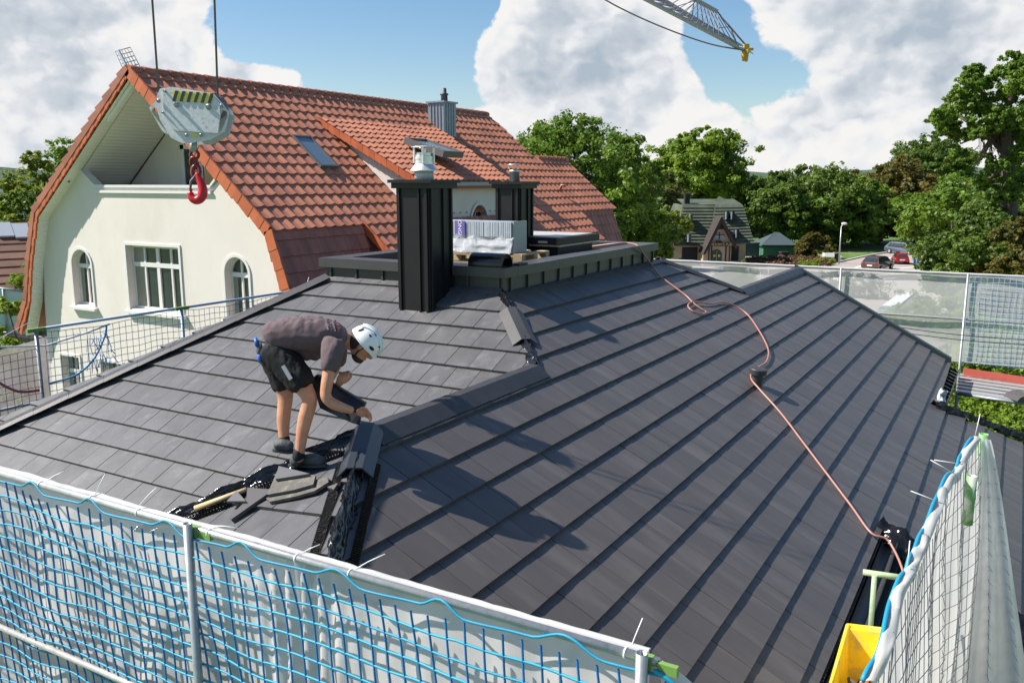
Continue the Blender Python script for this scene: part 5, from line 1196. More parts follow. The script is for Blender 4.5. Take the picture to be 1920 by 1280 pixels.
# ------------------------------------------------------------------ CRANE
hb = thing('crane_hook_block', 'galvanised crane hook block with black and yellow stripes and red hook hanging on two ropes', 'hook block', at(348, 225, 7))
def HB(px, py, dep=0): return at(px, py, 7.0) + FX * dep
def plate(pxs, dep, th, m_, name, holes=(), lab=None, shift=(0, 0)):
    m = MB(); P3 = [HB(x + shift[0], y + shift[1], dep) for x, y in pxs]
    if not holes: m.prism(P3, FX * th)
    else:
        loops = [[Vector((x, -y, 0)) for x, y in pxs]] + [[Vector((x, -y, 0)) for x, y in h_] for h_ in holes]; flat = [p for l in loops for p in l]
        for dd in (dep, dep + th):
            for t in tessellate_polygon(loops): m.add([HB(flat[i].x + shift[0], -flat[i].y + shift[1], dd) for i in t], [(0, 1, 2)])
        for l in loops:
            for i in range(len(l)):
                a, b_ = l[i - 1], l[i]; m.quad(HB(a.x + shift[0], -a.y + shift[1], dep), HB(b_.x + shift[0], -b_.y + shift[1], dep), HB(b_.x + shift[0], -b_.y + shift[1], dep + th), HB(a.x + shift[0], -a.y + shift[1], dep + th))
    return obj(name, m, m_, hb, label=lab)
back = [(288, 176), (300, 168), (330, 165), (398, 178), (425, 203), (430, 215), (418, 252), (385, 268), (345, 268), (303, 248), (270, 205), (266, 197)]
front = [(300, 166), (325, 164), (400, 175), (418, 196), (430, 212), (422, 246), (395, 262), (355, 269), (340, 268), (320, 258), (300, 225), (293, 200), (294, 180)]
hole = [(413, 216), (417, 207), (424, 208), (427, 216), (420, 236), (413, 247), (409, 244)]
plate(front, 0, .012, M_block, 'cheek_plate', holes=[hole])
plate([(306, 168), (325, 166), (399, 177), (413, 195), (414, 215), (410, 250), (335, 246), (322, 240), (309, 218)], -.02, .018, M_block, 'cover_plate')
plate(back, .16, .012, M_block, 'cheek_plate', holes=[[(274, 196), (280, 198), (302, 238), (298, 247), (290, 240), (270, 204)]], shift=(-2, 2))
m = MB(); m.lathe(HB(332, 196, .02), [(.10, 0), (.10, .03), (.085, .07), (.10, .11), (.10, .13)], 24, axis=FX); m.lathe(HB(393, 198, .02), [(.10, 0), (.10, .03), (.085, .07), (.10, .11), (.10, .13)], 24, axis=FX); obj('pulley', m, M_cable, hb)
m = MB(); m.prism([HB(325, 170, -.024), HB(402, 176, -.024), HB(401, 194, -.024), HB(326, 189, -.024)], FX * .003); sp0 = obj('stripe_panel', m, M_hazy, hb)
m = MB()
for k in range(6):
    x = 328 + k * 13.2; m.prism([HB(x + 3, 170.5 + k, -.028), HB(x + 9, 171 + k, -.028), HB(x + 3, 190.5 + k * .8, -.028), HB(x - 2.5, 190 + k * .8, -.028)], FX * .003)
obj('stripe', m, mat('stripe_black', (.03, .025, .022), rough=.5), sp0)
for (x, y, rr) in ((333, 197, .022), (393, 201, .022), (300, 190, .016), (417, 199, .014), (352, 254, .014), (379, 254, .014), (312, 172, .01), (308, 212, .009)):
    m = MB(); m.lathe(HB(x, y, -.02), [(rr, 0), (rr, .012), (rr * .6, .013), (rr * .6, .035)], 10, axis=-FX); obj('bolt', m, M_zinc, hb)
m = MB(); m.prism([HB(359, 252, -.004), HB(371, 252, -.004), HB(371, 258, -.004), HB(359, 258, -.004)], FX * .003); obj('type_plate', m, M_hazy, hb)
# hook
m = MB(); m.tube([HB(356, 262, .08), HB(356, 285, .08)], .03, 12); obj('swivel', m, M_zinc, hb)
m = MB(); ring = [HB(358 + 8 * math.cos(a), 290 + 8 * math.sin(a), .08) for a in [2 * math.pi * k / 14 for k in range(15)]]; m.tube(ring, .012, 8, cap=False)
ring = [HB(357 + 6 * math.cos(a), 305 + 10 * math.sin(a), .08 + .02 * math.sin(a)) for a in [2 * math.pi * k / 14 for k in range(15)]]; m.tube(ring, .014, 8, cap=False)
ring = [HB(361 + 7 * math.cos(a), 322 + 12 * math.sin(a), .08) for a in [2 * math.pi * k / 14 for k in range(15)]]; m.tube(ring, .018, 8, cap=False); obj('shackle', m, mat('dark_red', (.22, .02, .02), rough=.4), hb)
hk = [(363, 325), (366, 334), (371, 345), (374, 357), (371, 370), (362, 376), (353, 371), (350, 360), (352, 354)]
m = MB(); hp_ = smooth_path([HB(x, y, .08) for x, y in hk], 5); n = len(hp_); m.tube(hp_, [(.02 + .018 * math.sin(math.pi * min(1, (k / n) * 1.1))) * (1 if k < n * .85 else .7) for k in range(n)], 12); obj('hook', m, M_red, hb)
m = MB(); m.tube([HB(363, 327, .07), HB(352, 340, .07), HB(351, 356, .07)], [.012, .011, .009], 8); obj('latch', m, M_cable, hb)
for (x0, y0, x1, y1) in ((290, 172, 188, -1306), (402, 178, 352, -1310)):
    m = MB(); m.tube([HB(x0, y0, .08), HB(x1, y1, .08)], .0085, 8); obj('rope', m, M_cable, hb)
# jib
jb = thing('crane_jib', 'grey lattice crane jib end against the clouds with sagging rope', 'crane jib', at(1350, 50, 40)); TJ = 40
def J(px, py, dd=0): return at(px, py, TJ) + FX * dd
lo0, lo1 = J(1190, -14), J(1396, 92); hi0, hi1 = J(1245, -24, 2.0), J(1427, 85, 2.0); EX = 3.0; lo0 = lo1 + (lo0 - lo1) * EX; hi0 = hi1 + (hi0 - hi1) * EX
m = MB(); m.tube([lo0, J(1384, 89)], .10, 4); m.tube([J(1384, 89), J(1400, 88, .6), J(1427, 85, 2)], .08, 4); m.tube([hi0, J(1427, 85, 2)], .10, 4); m.tube([J(1355, 15, 1) + (J(1310, -10, 1) - J(1355, 15, 1)) * 9, J(1355, 15, 1)], .10, 4); obj('chord', m, M_jib, jb)
m = MB(); n = 33
for k in range(n):
    a, b_, c_ = lo0.lerp(lo1, k / n), hi0.lerp(hi1, (k + .45) / n), lo0.lerp(lo1, (k + 1) / n); m.tube([a, b_], .028, 4); m.tube([b_, c_], .028, 4); m.tube([b_, hi0.lerp(hi1, (k + 1.45) / n)], .02, 4)
    m.tube([a, hi0.lerp(hi1, k / n)], .024, 4)
tp0, tp1 = J(1310, -10, 1), J(1355, 15, 1)
for k in range(20): q = tp1 + (tp0 - tp1) * (.9 + k * .42); f_j = 1 - (.70 + k * .15) / EX; m.tube([q, hi0.lerp(hi1, max(0, f_j))], .026, 4); m.tube([q, lo0.lerp(lo1, max(0, f_j))], .02, 4)
for k in range(9):
    t = k / 8; q = tp0.lerp(tp1, min(1, t * 1.0)); m.tube([q, hi0.lerp(hi1, 1 - (.62 - t * .5) / EX)], .026, 4); m.tube([q, lo0.lerp(lo1, 1 - (.65 - t * .42) / EX)], .02, 4)
m.tube([tp1, J(1383, 40, 1.5)], .04, 4); m.tube([J(1383, 40, 1.5), J(1415, 76, 1.5)], .04, 4); m.tube([tp1, J(1395, 62, 1)], .03, 4); m.tube([J(1383, 40, 1.5), J(1362, 42, 1.5)], .02, 4); m.tube([J(1383, 40, 1.5), J(1395, 66, 1.5)], .025, 4)
obj('brace', m, mat('jib_brace', (.24, .23, .27), rough=.6), jb)
m = MB(); m.obox(J(1408, 84, .8), RX * .12, FX * .1, (0, 0, .14)); m.tube([J(1404, 90, .8), J(1403, 110, .8)], [.16, .08], 6); m.tube([J(1408, 90, .8), J(1408, 111, .8)], [.14, .07], 6); m.obox(J(1416, 88, .8), RX * .12, FX * .1, (0, 0, .05)); obj('rope_end_fitting', m, M_yel2, jb)
m = MB(); rp = smooth_path([J(700, -240), J(950, -100), J(1120, -8), J(1160, 14), J(1215, 40), J(1280, 66), J(1340, 85), J(1398, 95)], 5); m.tube(rp, .035, 5); obj('rope', m, M_cable, jb)

# ------------------------------------------------------------------ SCAFFOLD NETS
RXN = 2.93; RZ = -1.81
cloth_white = meshcloth('white_debris_mesh', (.84, .79, .76), .84, noise_amp=.12, translu=.3)
cloth_far = meshcloth('pale_debris_mesh', (.92, .91, .86), .56, noise_amp=.04, nscale=.8)
sc_f = thing('guard_net', 'blue scaffold safety net with white mesh hung on a galvanised rail in the foreground', 'safety net', (RXN, 2.5, -4.5))
mid = hx(120, 1222, RXN - .0); z_mid = mid.z
m = MB(); m.tube([(RXN, 6.6, RZ), (RXN, 1.05, RZ)], .0195, 12); obj('top_rail', m, M_alu, sc_f)
m = MB(); m.tube([(RXN - .02, 7.0, z_mid), (RXN - .02, .9, z_mid)], .0195, 12); obj('mid_rail', m, M_alu, sc_f)
for y in (3.64, 1.10):
    m = MB(); X0 = RXN - .05
    pz = RZ + .05
    m.lathe((X0, y, -4.6), [(.0242, 0), (.0242, 4.6 + pz), (.020, 4.6 + pz), (.020, 4.6 + pz - .06)], 20); po = obj('post', m, M_zinc, sc_f)
    m = MB(); m.obox((X0 + .04, y - .09, RZ - .012), (.012, 0, 0), (0, .04, .0), (0, 0, .020)); m.obox((X0 + .04, y, RZ - .01), (.02, 0, 0), (0, .03, 0), (0, 0, .03)); obj('green_clamp', m, mat('lime_paint', (.17, .30, .07), rough=.5), po)
def netpt(y, dz, seed=0, amp=.024):
    n1 = mnoise.noise(Vector((y * 2.2, dz * 2.2, seed))); n2 = mnoise.noise(Vector((y * 1.3, dz * 1.7, seed + 4)))
    sag = .03 * abs(math.sin(math.pi * (y - 1.1) / .85)) * math.exp(-dz * 2.0)
    return Vector((RXN - .055 + .03 * n1 + .12 * dz * .3, y + amp * n2 * 1.2 - .10 * dz, RZ - .03 - dz - sag + amp * n1))
m = MB(); sp = .092; ny = int((6.6 - .75) / sp); nz = 24
for i in range(ny + 1):
    y = 6.6 - i * sp; m.tube([netpt(y, k * sp * .5) for k in range(0, nz * 2 + 1)], .0058, 5, cap=False)
obj('net_cord', m, M_navy, sc_f, label='dark blue upright cords')
m = MB()
for j in range(1, nz + 1):
    m.tube([netpt(6.6 - k * sp * .5, j * sp) for k in range(0, ny * 2 + 1)], .0064, 5, cap=False)
obj('net_cord', m, M_blue, sc_f, label='bright blue level cords')
# edge rope winding round the rail
m = MB(); pts = []; y = 6.6
while y > 1.0:
    ph = (y * 2 * math.pi / .62) + 1.6 * mnoise.noise(Vector((y * .9, 3, 0))); s = max(0, math.sin(ph)) ** 2; pts.append(Vector((RXN - .03 - .012 * math.cos(ph), y, RZ - .038 + .056 * s))); y -= .03
m.tube(pts, .0065, 7); obj('edge_rope', m, M_blue, sc_f)
def sheet(u, v):
    y = 6.7 - u * 5.6; dz = v * 2.4; n = mnoise.noise(Vector((y * 2.1, dz * .7, 3))) + .5 * mnoise.noise(Vector((y * 6, dz * 1.2, 7)))
    fold = .02 * math.sin(y * 60) * math.exp(-((y - 2.95) / .22) ** 2)
    return Vector((RXN + .035 + .05 * v * n + fold + .02 * n - .05 * max(0, .04 - v) * 4, y, RZ + .028 - dz - .012 * abs(math.sin(y * 6.5)) * (v < .05)))
m = MB(); m.grid(sheet, 260, 60); obj('mesh_sheet', m, cloth_white, sc_f)
m = MB(); m.grid(lambda u, v: Vector((RXN + .030 + .018 * math.cos(u * 3.1) + .012 * mnoise.noise(Vector((v * 14, 4, 0))), 6.7 - v * 5.6, RZ + .012 + (.016 + .012 * mnoise.noise(Vector((v * 9, 1, 0)))) * math.sin(u * 3.14) + .006 * mnoise.noise(Vector((v * 60, u * 3, 0))))), 6, 180); obj('rolled_hem', m, meshcloth('hem_white', (.68, .68, .66), .92, noise_amp=.05), sc_f)
# cable ties
for k, (px, py, ex, ey) in enumerate(((175, 935, 197, 888), (262, 946, 294, 913), (80, 905, 120, 883), (660, 1070, 722, 1038), (1175, 1235, 1205, 1158), (560, 1040, 600, 1020), (395, 985, 448, 990))):
    a = hx(px, py, RXN + .01); b_ = at(ex, ey, (a.x * FX.x + a.y * FX.y) / CP * 1.0 + .0); b_ = hx(ex, ey, RXN + .06)
    m = MB(); m.tube([a, a.lerp(b_, .5) + Vector((0, 0, .005)), b_], .0025, 5); m.lathe(Vector((RXN, a.y, RZ)) - Vector((0, .003, 0)), [(.0235, 0), (.0235, .006)], 14, axis=Vector((0, 1, 0))); obj('cable_tie', m, M_white, sc_f)
# brace pole and trestle behind net
m = MB(); m.tube([(3.55, 3.35, -4.6), (3.32, 3.30, -2.05)], .024, 10); obj('standard', m, M_alu, sc_f)
# corner piece beyond the near post
m = MB(); cpts = [Vector((RXN - .03, 1.06, RZ - .02)), Vector((RXN - .02, .98, RZ - .06)), Vector((RXN + .02, .80, RZ - .22)), Vector((RXN + .05, .6, RZ - .5)), Vector((RXN + .1, .4, RZ - .9))]
m.tube(smooth_path(cpts, 6), .009, 8); obj('corner_rope', m, M_blue, sc_f)
m = MB(); cl = smooth_path(cpts, 6)
m.grid(lambda u, v: cl[min(len(cl) - 1, int(u * (len(cl) - 1)))] + Vector((.035, -.02, .03 - 1.6 * v)), 24, 6); obj('mesh_sheet', m, cloth_white, sc_f)
# scaffold deck (unseen mostly, under the front net)
dk = thing('scaffold_deck', 'aluminium scaffold deck below the front net', 'scaffold', (3.3, 2, -4.6)); m = MB()
m.box((2.95, 1.0, -4.05), (3.28, 7, -4.0)); m.box((3.30, 1.0, -4.05), (3.62, 7, -4.0)); obj('deck_board', m, mat('deck_beige', (.42, .38, .35), rough=.8, var=.15, vscale=6), dk)
m = MB(); m.box((3.62, .5, -9), (3.7, 7, -4.1)); obj('toe_panel', m, mat('beige_wall', (.36, .33, .31), rough=.9, var=.1), dk)

# right net
sc_r = thing('guard_net', 'white mesh net slumped over green posts along the right eave', 'safety net', (5, .3, -4))
tl = [hz(1622, 1282, -1.95), hz(1655, 1212, -1.9), hz(1676, 1120, -1.86), hz(1700, 1075, -1.84), hz(1712, 1045, -1.8), hz(1728, 1010, -1.82), hz(1750, 960, -1.8), hz(1772, 905, -1.83), hz(1795, 880, -1.86), hz(1806, 850, -1.82), hz(1828, 822, -1.79)]
tl = smooth_path(tl, 6); NT = len(tl) - 1
Pend = tl[-1]
def rsheet(u, v):
    i = u * NT; k = min(NT - 1, int(i)); p = tl[k].lerp(tl[k + 1], i - k); dz = v * 2.6
    n = mnoise.noise(Vector((p.x * 3, dz * .8, 2))); fold = .035 * math.sin(p.x * 9 + dz * .8) * min(1, v * 3)
    return p + Vector((.015 * n, -.02 - .10 * v + fold + .03 * n, -dz + .02 * n * (1 - v)))
m = MB(); m.grid(rsheet, 120, 40); obj('mesh_sheet', m, meshcloth('white_mesh_right', (.84, .82, .79), .86, noise_amp=.1, translu=.55), sc_r)
def rsheet2(u, v):
    # end flap hanging to the right from the far post
    top = Pend + Vector((.02, -.04, 0)); dz = v * 2.8; w = (.06 + .62 * v ** .9) * u
    n = mnoise.noise(Vector((u * 3, dz, 8))); n2 = mnoise.noise(Vector((u * 7 + v * 2, dz * .6, 3)))
    return top + Vector((-.10 * v * u + .03 * n + .07 * math.sin(u * 17 + 2.2 * v + 1.5 * n) * min(1, v * 2), -w + .03 * math.sin(u * 14) * v + .04 * n2 * v, -dz))
m = MB(); m.grid(rsheet2, 70, 50); obj('mesh_sheet', m, meshcloth('white_mesh_flap', (.96, .94, .91), .80, noise_amp=.15, translu=.7), sc_r)
m = MB()
for j in range(1, 24):
    dz = j * .105; m.tube([rsheet(k / 60, dz / 2.6) + Vector((0, -.02, 0)) for k in range(61)], .0022, 4, cap=False)
for i in range(0, 40):
    m.tube([rsheet(i / 39, k / 24) + Vector((0, -.02, 0)) for k in range(25)], .0020, 4, cap=False)
for j in range(2, 26):
    m.tube([rsheet2(k / 12, j * .105 / 2.8) + Vector((.01, .01, 0)) for k in range(13)], .0022, 4, cap=False)
obj('net_cord', m, mat('grey_cord', (.22, .22, .24), rough=.7), sc_r)
m = MB(); m.tube([p + Vector((-.005, .01, .012 + .012 * math.sin(i * .9))) for i, p in enumerate(tl)], .011, 8)
obj('edge_rope', m, M_blue, sc_r)
m = MB(); m.grid(lambda u, v: tl[min(NT, int(v * NT))] + Vector((-.018 + .036 * u + .010 * mnoise.noise(Vector((v * 30, u, 0))), -.01 + .03 * math.cos(u * 3.1), .02 * math.sin(u * 3.14) + .022 * mnoise.noise(Vector((v * 25, u * 2, 5))))), 8, 66); obj('rolled_hem', m, MATS['hem_white'] if 'hem_white' in MATS else M_white, sc_r)
for (px, py, z, ln) in ((1836, 812, -1.79, .35), (1813, 890, -1.86, .33)):
    q = hz(px, py, z); m = MB(); m.lathe(q + Vector((0, -.03, -ln)), [(.032, 0), (.032, ln), (.026, ln), (.026, ln - .08)], 18); obj('green_post', m, M_green, sc_r)
m = MB(); q = hz(1836, 812, -1.82); m.tube([q + Vector((0, -.03, -.33)), q + Vector((0, -.03, -2.6))], .024, 10); q = hz(1700, 1080, -2.3); obj('post', m, M_alu, sc_r)
for (a, b_, z) in (((1752, 862), (1806, 870), -1.8), ((1708, 920), (1772, 945), -1.8), ((1745, 862), (1790, 888), -1.8), ((1706, 1013), (1702, 1060), -1.8), ((1828, 818), (1838, 775), -1.79)):
    m = MB(); q0 = hz(*b_, z); q1 = at(*a, q0.length / ray(*b_).length); m.tube([q1, q0], .0028, 5); obj('cable_tie', m, M_white, sc_r)
# green T bracket and tub
tb = thing('scaffold_bracket', 'pale green tubular T-bracket between the gutter and the white net', 'bracket', hz(1640, 1075, -2.75)); m = MB(); z = -2.75
m.tube([hz(1618, 1072, z), hz(1702, 1084, z)], .022, 10); q = hz(1640, 1078, z); m.tube([q, q + Vector((0, 0, -.42)), q + Vector((.02, -.06, -.52))], .018, 10); obj('tube', m, mat('pale_green_paint', (.36, .46, .27), rough=.6, var=.2, vscale=20), tb)
tz = -3.0; q = [hz(1590, 1172, tz), hz(1660, 1180, tz), hz(1640, 1330, tz), hz(1545, 1330, tz)]; c_ = sum(q, Vector()) / 4
tub = thing('mortar_tub', 'yellow plastic tub with offcuts hanging under the gutter at the bottom edge', 'tub', c_ - Vector((0, 0, .4))); m = MB()
bq = [c_ + (p - c_) * .72 - Vector((0, 0, .42)) for p in q]; inn = [c_ + (p - c_) * .90 for p in q]; binn = [c_ + (p - c_) * .66 - Vector((0, 0, .38)) for p in q]
m.add(q + bq + inn + binn, [(i, (i + 1) % 4, 4 + (i + 1) % 4, 4 + i) for i in range(4)] + [(i, (i + 1) % 4, 8 + (i + 1) % 4, 8 + i) for i in range(4)] + [(8 + i, 8 + (i + 1) % 4, 12 + (i + 1) % 4, 12 + i) for i in range(4)] + [(4, 5, 6, 7), (12, 13, 14, 15)])
m.tube(q + [q[0]], .016, 8, cap=False); obj('tub_shell', m, M_yellow, tub)
rg = random.Random(3)
for k in range(4):
    m = MB(); p = c_ + Vector((rg.uniform(-.08, .08), rg.uniform(-.06, .06), -.20)); d = Vector((rg.uniform(-1, 1), rg.uniform(-1, 1), 1.2)).normalized(); m.obox(p, d * .13, d.orthogonal().normalized() * .035, d.cross(d.orthogonal()).normalized() * .008)
    o = obj('offcut', m, [M_slate2, M_terra2, M_orange, M_capmetal][k % 4], loc=p, label=['pale slate strip standing in the yellow tub', 'brown-red strip standing in the yellow tub', 'orange strip standing in the yellow tub', 'anthracite strip standing in the yellow tub'][k], cat='offcut', group='offcuts in the yellow tub')

# far scaffold (right background)
FXN = 21.2
sc_d = thing('guard_net', 'pale see-through debris net on the far scaffold behind the small gable', 'safety net', (FXN, 4, -6))
def frail(y0, y1, z, r=.025): m = MB(); m.tube([(FXN, y0, z), (FXN, y1, z)], r, 8); return m
obj('top_rail', frail(13.5, -6, -1.98), M_alu, sc_d); obj('mid_rail', frail(13.5, -6, -2.95), M_alu, sc_d); obj('low_rail', frail(13.5, -6, -3.9), M_alu, sc_d)
for y in (8.4, 3.5, .89, -1.7):
    m = MB(); m.tube([(FXN - .03, y, -9), (FXN - .03, y, -1.95)], .026, 8); obj('post', m, M_zinc, sc_d)
def fsheet(u, v):
    y = 13.5 - 19.5 * u; n = mnoise.noise(Vector((y * .8, v * 2, 1))); return Vector((FXN + .06 + .06 * n, y, -1.95 - 1.98 * v - .02 * abs(math.sin(y * 2.4)) * (v < .1)))
m = MB(); m.grid(fsheet, 120, 16); obj('mesh_sheet', m, cloth_far, sc_d)
m = MB(); m.grid(lambda u, v: Vector((FXN - .02 + .02 * math.cos(6.28 * u), 13.5 - 19.5 * v, -1.96 + .03 * math.sin(6.28 * u) + .008 * mnoise.noise(Vector((v * 90, u, 0))))), 6, 160); obj('rolled_hem', m, MATS['hem_white'], sc_d)
m = MB()
for i in range(0, 22):
    y = .85 - i * .11; m.tube([(FXN - .08, y + .01 * math.sin(k + i), -2.0 - k * .12) for k in range(17)], .0036, 4, cap=False)
for j in range(0, 18): m.tube([(FXN - .08, .85 - k * .2, -2.0 - j * .11 - .01 * math.sin(k)) for k in range(13)], .0036, 4, cap=False)
obj('net_cord', m, mat('light_blue_cord', (.40, .56, .72), rough=.6), sc_d)
# far deck at right
dk2 = thing('scaffold_deck', 'perforated aluminium scaffold deck with red toe board at the right edge', 'scaffold', (19, .3, -4.1))
zd = -3.98
p0, p1, p2, p3 = hz(1800, 700, zd), hz(1960, 722, zd), hz(1960, 757, zd), hz(1795, 733, zd)
m = MB(); m.prism([p0, p1, p2, p3], (0, 0, -.05)); obj('deck_board', m, M_alu, dk2)
m = MB()
for r_ in range(5):
    for k in range(44):
        t = k / 44; a = p0.lerp(p1, t); b_ = p3.lerp(p2, t); c_ = a.lerp(b_, .12 + .18 * r_ + (0.0)); d1 = (p1 - p0).normalized() * .025; d2 = (p3 - p0).normalized() * .05; m.obox(c_ + Vector((0, 0, .002)), d1, d2, (0, 0, .002))
obj('perforation', m, mat('deck_hole', (.14, .13, .12), rough=.8), dk2)
m = MB(); a, b_ = hz(1808, 690, zd + .15), hz(1960, 712, zd + .15); m.prism([a, b_, b_ - Vector((0, 0, .16)), a - Vector((0, 0, .16))], FX * .03); obj('toe_board', m, mat('red_toe_board', (.38, .07, .05), rough=.7, var=.12), dk2)
m = MB(); m.tube([p3 - Vector((0, 0, .05)), p2 - Vector((0, 0, .05))], .03, 8); m.tube([p3, p3 - Vector((0, 0, 5))], .03, 8); obj('ledger', m, M_zincroof, dk2)
q = hz(1903, 742, zd); m = MB()
pr_ = [(-.22, 0), (-.16, .05), (-.05, .075), (.08, .07), (.17, .04), (.22, 0)]
for s_ in (1, .85): pass
m.prism([q + RX * a + Vector((0, 0, b_ * 1.5 + .005)) for a, b_ in pr_], -FX * .45); obj('ridge_tile', m, M_slate, loc=q, label='spare dark ridge tile lying on the far scaffold deck', cat='ridge tile')
VX_ = ray(1765, 752).normalized(); m = MB(); q = onR(1765, 757) + Vector((0, 0, .04))
foil_strip(m, [q, q + Vector((.06, .02, .10)), q + Vector((.02, -.03, .20))], .07, .05, 31, ridge=.04, nu=8, nrm=-VX_)
obj('foil_scrap', m, mat('silver_foil', (.6, .66, .7), rough=.3, bump=.02, bscale=30), loc=q, label='crumpled silver-white scrap at the end of the far gutter', cat='scrap')

# left net between the houses
LY = 11.5; q = hy(335, 578, LY); LZ = q.z
sc_l = thing('guard_net', 'faded blue safety net on a pale blue rail in front of the cream gable', 'safety net', (8, LY, -5))
xs = [hy(px, py, LY).x for px, py in ((65, 620), (338, 578), (548, 548))]
xl = hy(-60, 640, LY).x
m = MB(); m.tube([(xs[0] - .05, LY, LZ), (14.5, LY, LZ)], .022, 8); m.tube([(xl, LY, LZ - 1.0), (14.5, LY, LZ - 1.0)], .022, 8); obj('rail', m, mat('pale_blue_rail', (.33, .43, .55), rough=.5, var=.1), sc_l)
for i, x in enumerate(xs + [xs[0] - 2.5]):
    m = MB(); m.tube([(x, LY - .03, -9), (x, LY - .03, LZ + .02)], .026, 8); po = obj('post', m, M_zinc if i == 0 else mat('pale_blue_rail', (.33, .43, .55)), sc_l)
    m = MB(); m.obox((x, LY - .03, LZ + .0), (.13, 0, 0), (0, .025, 0), (0, 0, .025)); obj('green_clamp', m, MATS['lime_paint'], po)
def ln(x, dz): 
    n = mnoise.noise(Vector((x * 2, dz * 2, 9))); return Vector((x + .03 * n, LY - .05 + .04 * n, LZ - .02 - dz - .05 * abs(math.sin(x * 1.4)) * math.exp(-2 * dz) + .03 * n))
m = MB(); x = xs[0] + .1
while x < 14.4: m.tube([ln(x, k * .1) for k in range(0, 24)], .0045, 4, cap=False); x += .105
for j in range(0, 22): m.tube([ln(xs[0] + .1 + k * .105, j * .105) for k in range(int((14.4 - xs[0] - .1) / .105))], .0045, 4, cap=False)
obj('net_cord', m, M_greyblue, sc_l)
m = MB(); x = xs[0] - 2.4
while x < xs[0] + .1: m.tube([ln(x, .25 + k * .1) for k in range(0, 24)], .0045, 4, cap=False); x += .1
for j in range(0, 22): m.tube([ln(xs[0] - 2.4 + k * .105, .25 + j * .1) for k in range(24)], .0045, 4, cap=False)
obj('net_cord', m, mat('mauve_cord', (.22, .14, .20), rough=.7), sc_l, label='reddish net cords at the left edge')
m = MB(); m.tube([ln(xs[0] - 2.4, .1), ln(xs[0] - .9, -.05), ln(xs[0] - .5, .12), ln(xs[0] + .1, .22), ln(xs[0] + .7, .1), ln(xs[0] + 1.1, .0)], .014, 6); obj('rope', m, M_white, sc_l)
m = MB(); m.tube(smooth_path([ln(xs[0] - .9, .2), ln(xs[0] - .65, .5), ln(xs[0] - .35, .75), ln(xs[0] - .05, .8)], 5), .02, 6); obj('rope', m, M_pinkcord, sc_l)
m = MB(); m.tube(smooth_path([ln(xs[0] + .1, .72), ln(xs[0] + .5, .68), ln(xs[0] + .8, .5), ln(xs[0] + 1.0, .2), ln(xs[0] + 1.05, .0)], 5), .014, 6)
rg = random.Random(5)
for k in range(34):
    a = ln(xs[0] + .72 + rg.uniform(0, .38), rg.uniform(.1, .55)); m.tube([a, a + Vector((rg.uniform(-.08, .08), -.02, -rg.uniform(.08, .2)))], .006, 4)
obj('knotted_rope', m, mat('blue_rag', (.10, .28, .55), rough=.7), sc_l)
def lsheet(u, v):
    x = xs[0] - 2.6 + 2.8 * u; n = mnoise.noise(Vector((x * 2, v * 2, 4))); return Vector((x, LY + .05 + .06 * n, LZ - .12 - 2.2 * v - .12 * math.sin(u * 3.1)))
m = MB(); m.grid(lsheet, 30, 20); obj('mesh_sheet', m, meshcloth('grey_pink_mesh', (.62, .55, .54), .55, noise_amp=.15, nscale=1.5), sc_l)
m = MB(); m.tube([ln(xs[0] - .2, -.02) + Vector((-.35, 0, -.05)), ln(xs[0] - .2, -.02) + Vector((.1, 0, .12))], .005, 5); m.tube([Vector((xs[2] + .35, LY, LZ)), Vector((xs[2] + .45, LY, LZ + .22))], .005, 5); obj('cable_tie', m, M_white, sc_l)

# ------------------------------------------------------------------ WORKER
foot = onF(583, 884); T0 = foot.dot(FX) * CP - foot.z * SP  # depth along the view axis
def W(px, py, dt=0): return at(px, py, T0 + dt)
def skin(chains, voxel, smooth=2, mods=None, extra=None):
    """several skinned joint chains fused into one continuous surface"""
    bmv = []; bme = []; rad = []; idx = {}
    tmp_meshes = []
    out_v = []; out_f = []
    for ch in chains:
        me = bpy.data.meshes.new('t'); pts = [c_[0] for c_ in ch]; me.from_pydata([tuple(p) for p in pts], [(i, i + 1) for i in range(len(pts) - 1)], [])
        o = bpy.data.objects.new('t', me); COL.objects.link(o); sk = o.modifiers.new('s', 'SKIN')
        for i, c_ in enumerate(ch):
            r = c_[1]; r = (r, r) if isinstance(r, (int, float)) else r; me.skin_vertices[0].data[i].radius = r
        me.skin_vertices[0].data[0].use_root = True
        sb = o.modifiers.new('b', 'SUBSURF'); sb.levels = 2
        dg = bpy.context.evaluated_depsgraph_get(); ev = o.evaluated_get(dg); em = ev.to_mesh(); b0 = len(out_v)
        out_v += [tuple(v.co) for v in em.vertices]; out_f += [tuple(b0 + i for i in p.vertices) for p in em.polygons]
        ev.to_mesh_clear(); bpy.data.objects.remove(o)
    if extra:
        for e in extra: b0 = len(out_v); out_v += e.v; out_f += [tuple(b0 + i for i in f) for f in e.f]
    me = bpy.data.meshes.new('t'); me.from_pydata(out_v, [], out_f); o = bpy.data.objects.new('t', me); COL.objects.link(o)
    rm = o.modifiers.new('r', 'REMESH'); rm.mode = 'VOXEL'; rm.voxel_size = voxel
    sm = o.modifiers.new('sm', 'SMOOTH'); sm.factor = .5; sm.iterations = smooth
    dg = bpy.context.evaluated_depsgraph_get(); me2 = bpy.data.meshes.new_from_object(o.evaluated_get(dg)); bpy.data.objects.remove(o)
    mb = MB(); mb.add([tuple(v.co) for v in me2.vertices], [tuple(p.vertices) for p in me2.polygons], smooth=True); return mb
worker = thing('person', 'roof worker in white helmet, brown-grey t-shirt and black shorts bending over the hip', 'person', foot)
VX = ray(960, 640)  # into the picture
IR = RX; IU = Vector((0, 0, 1))
nA = -.13; fA = .13   # near / far offsets in depth
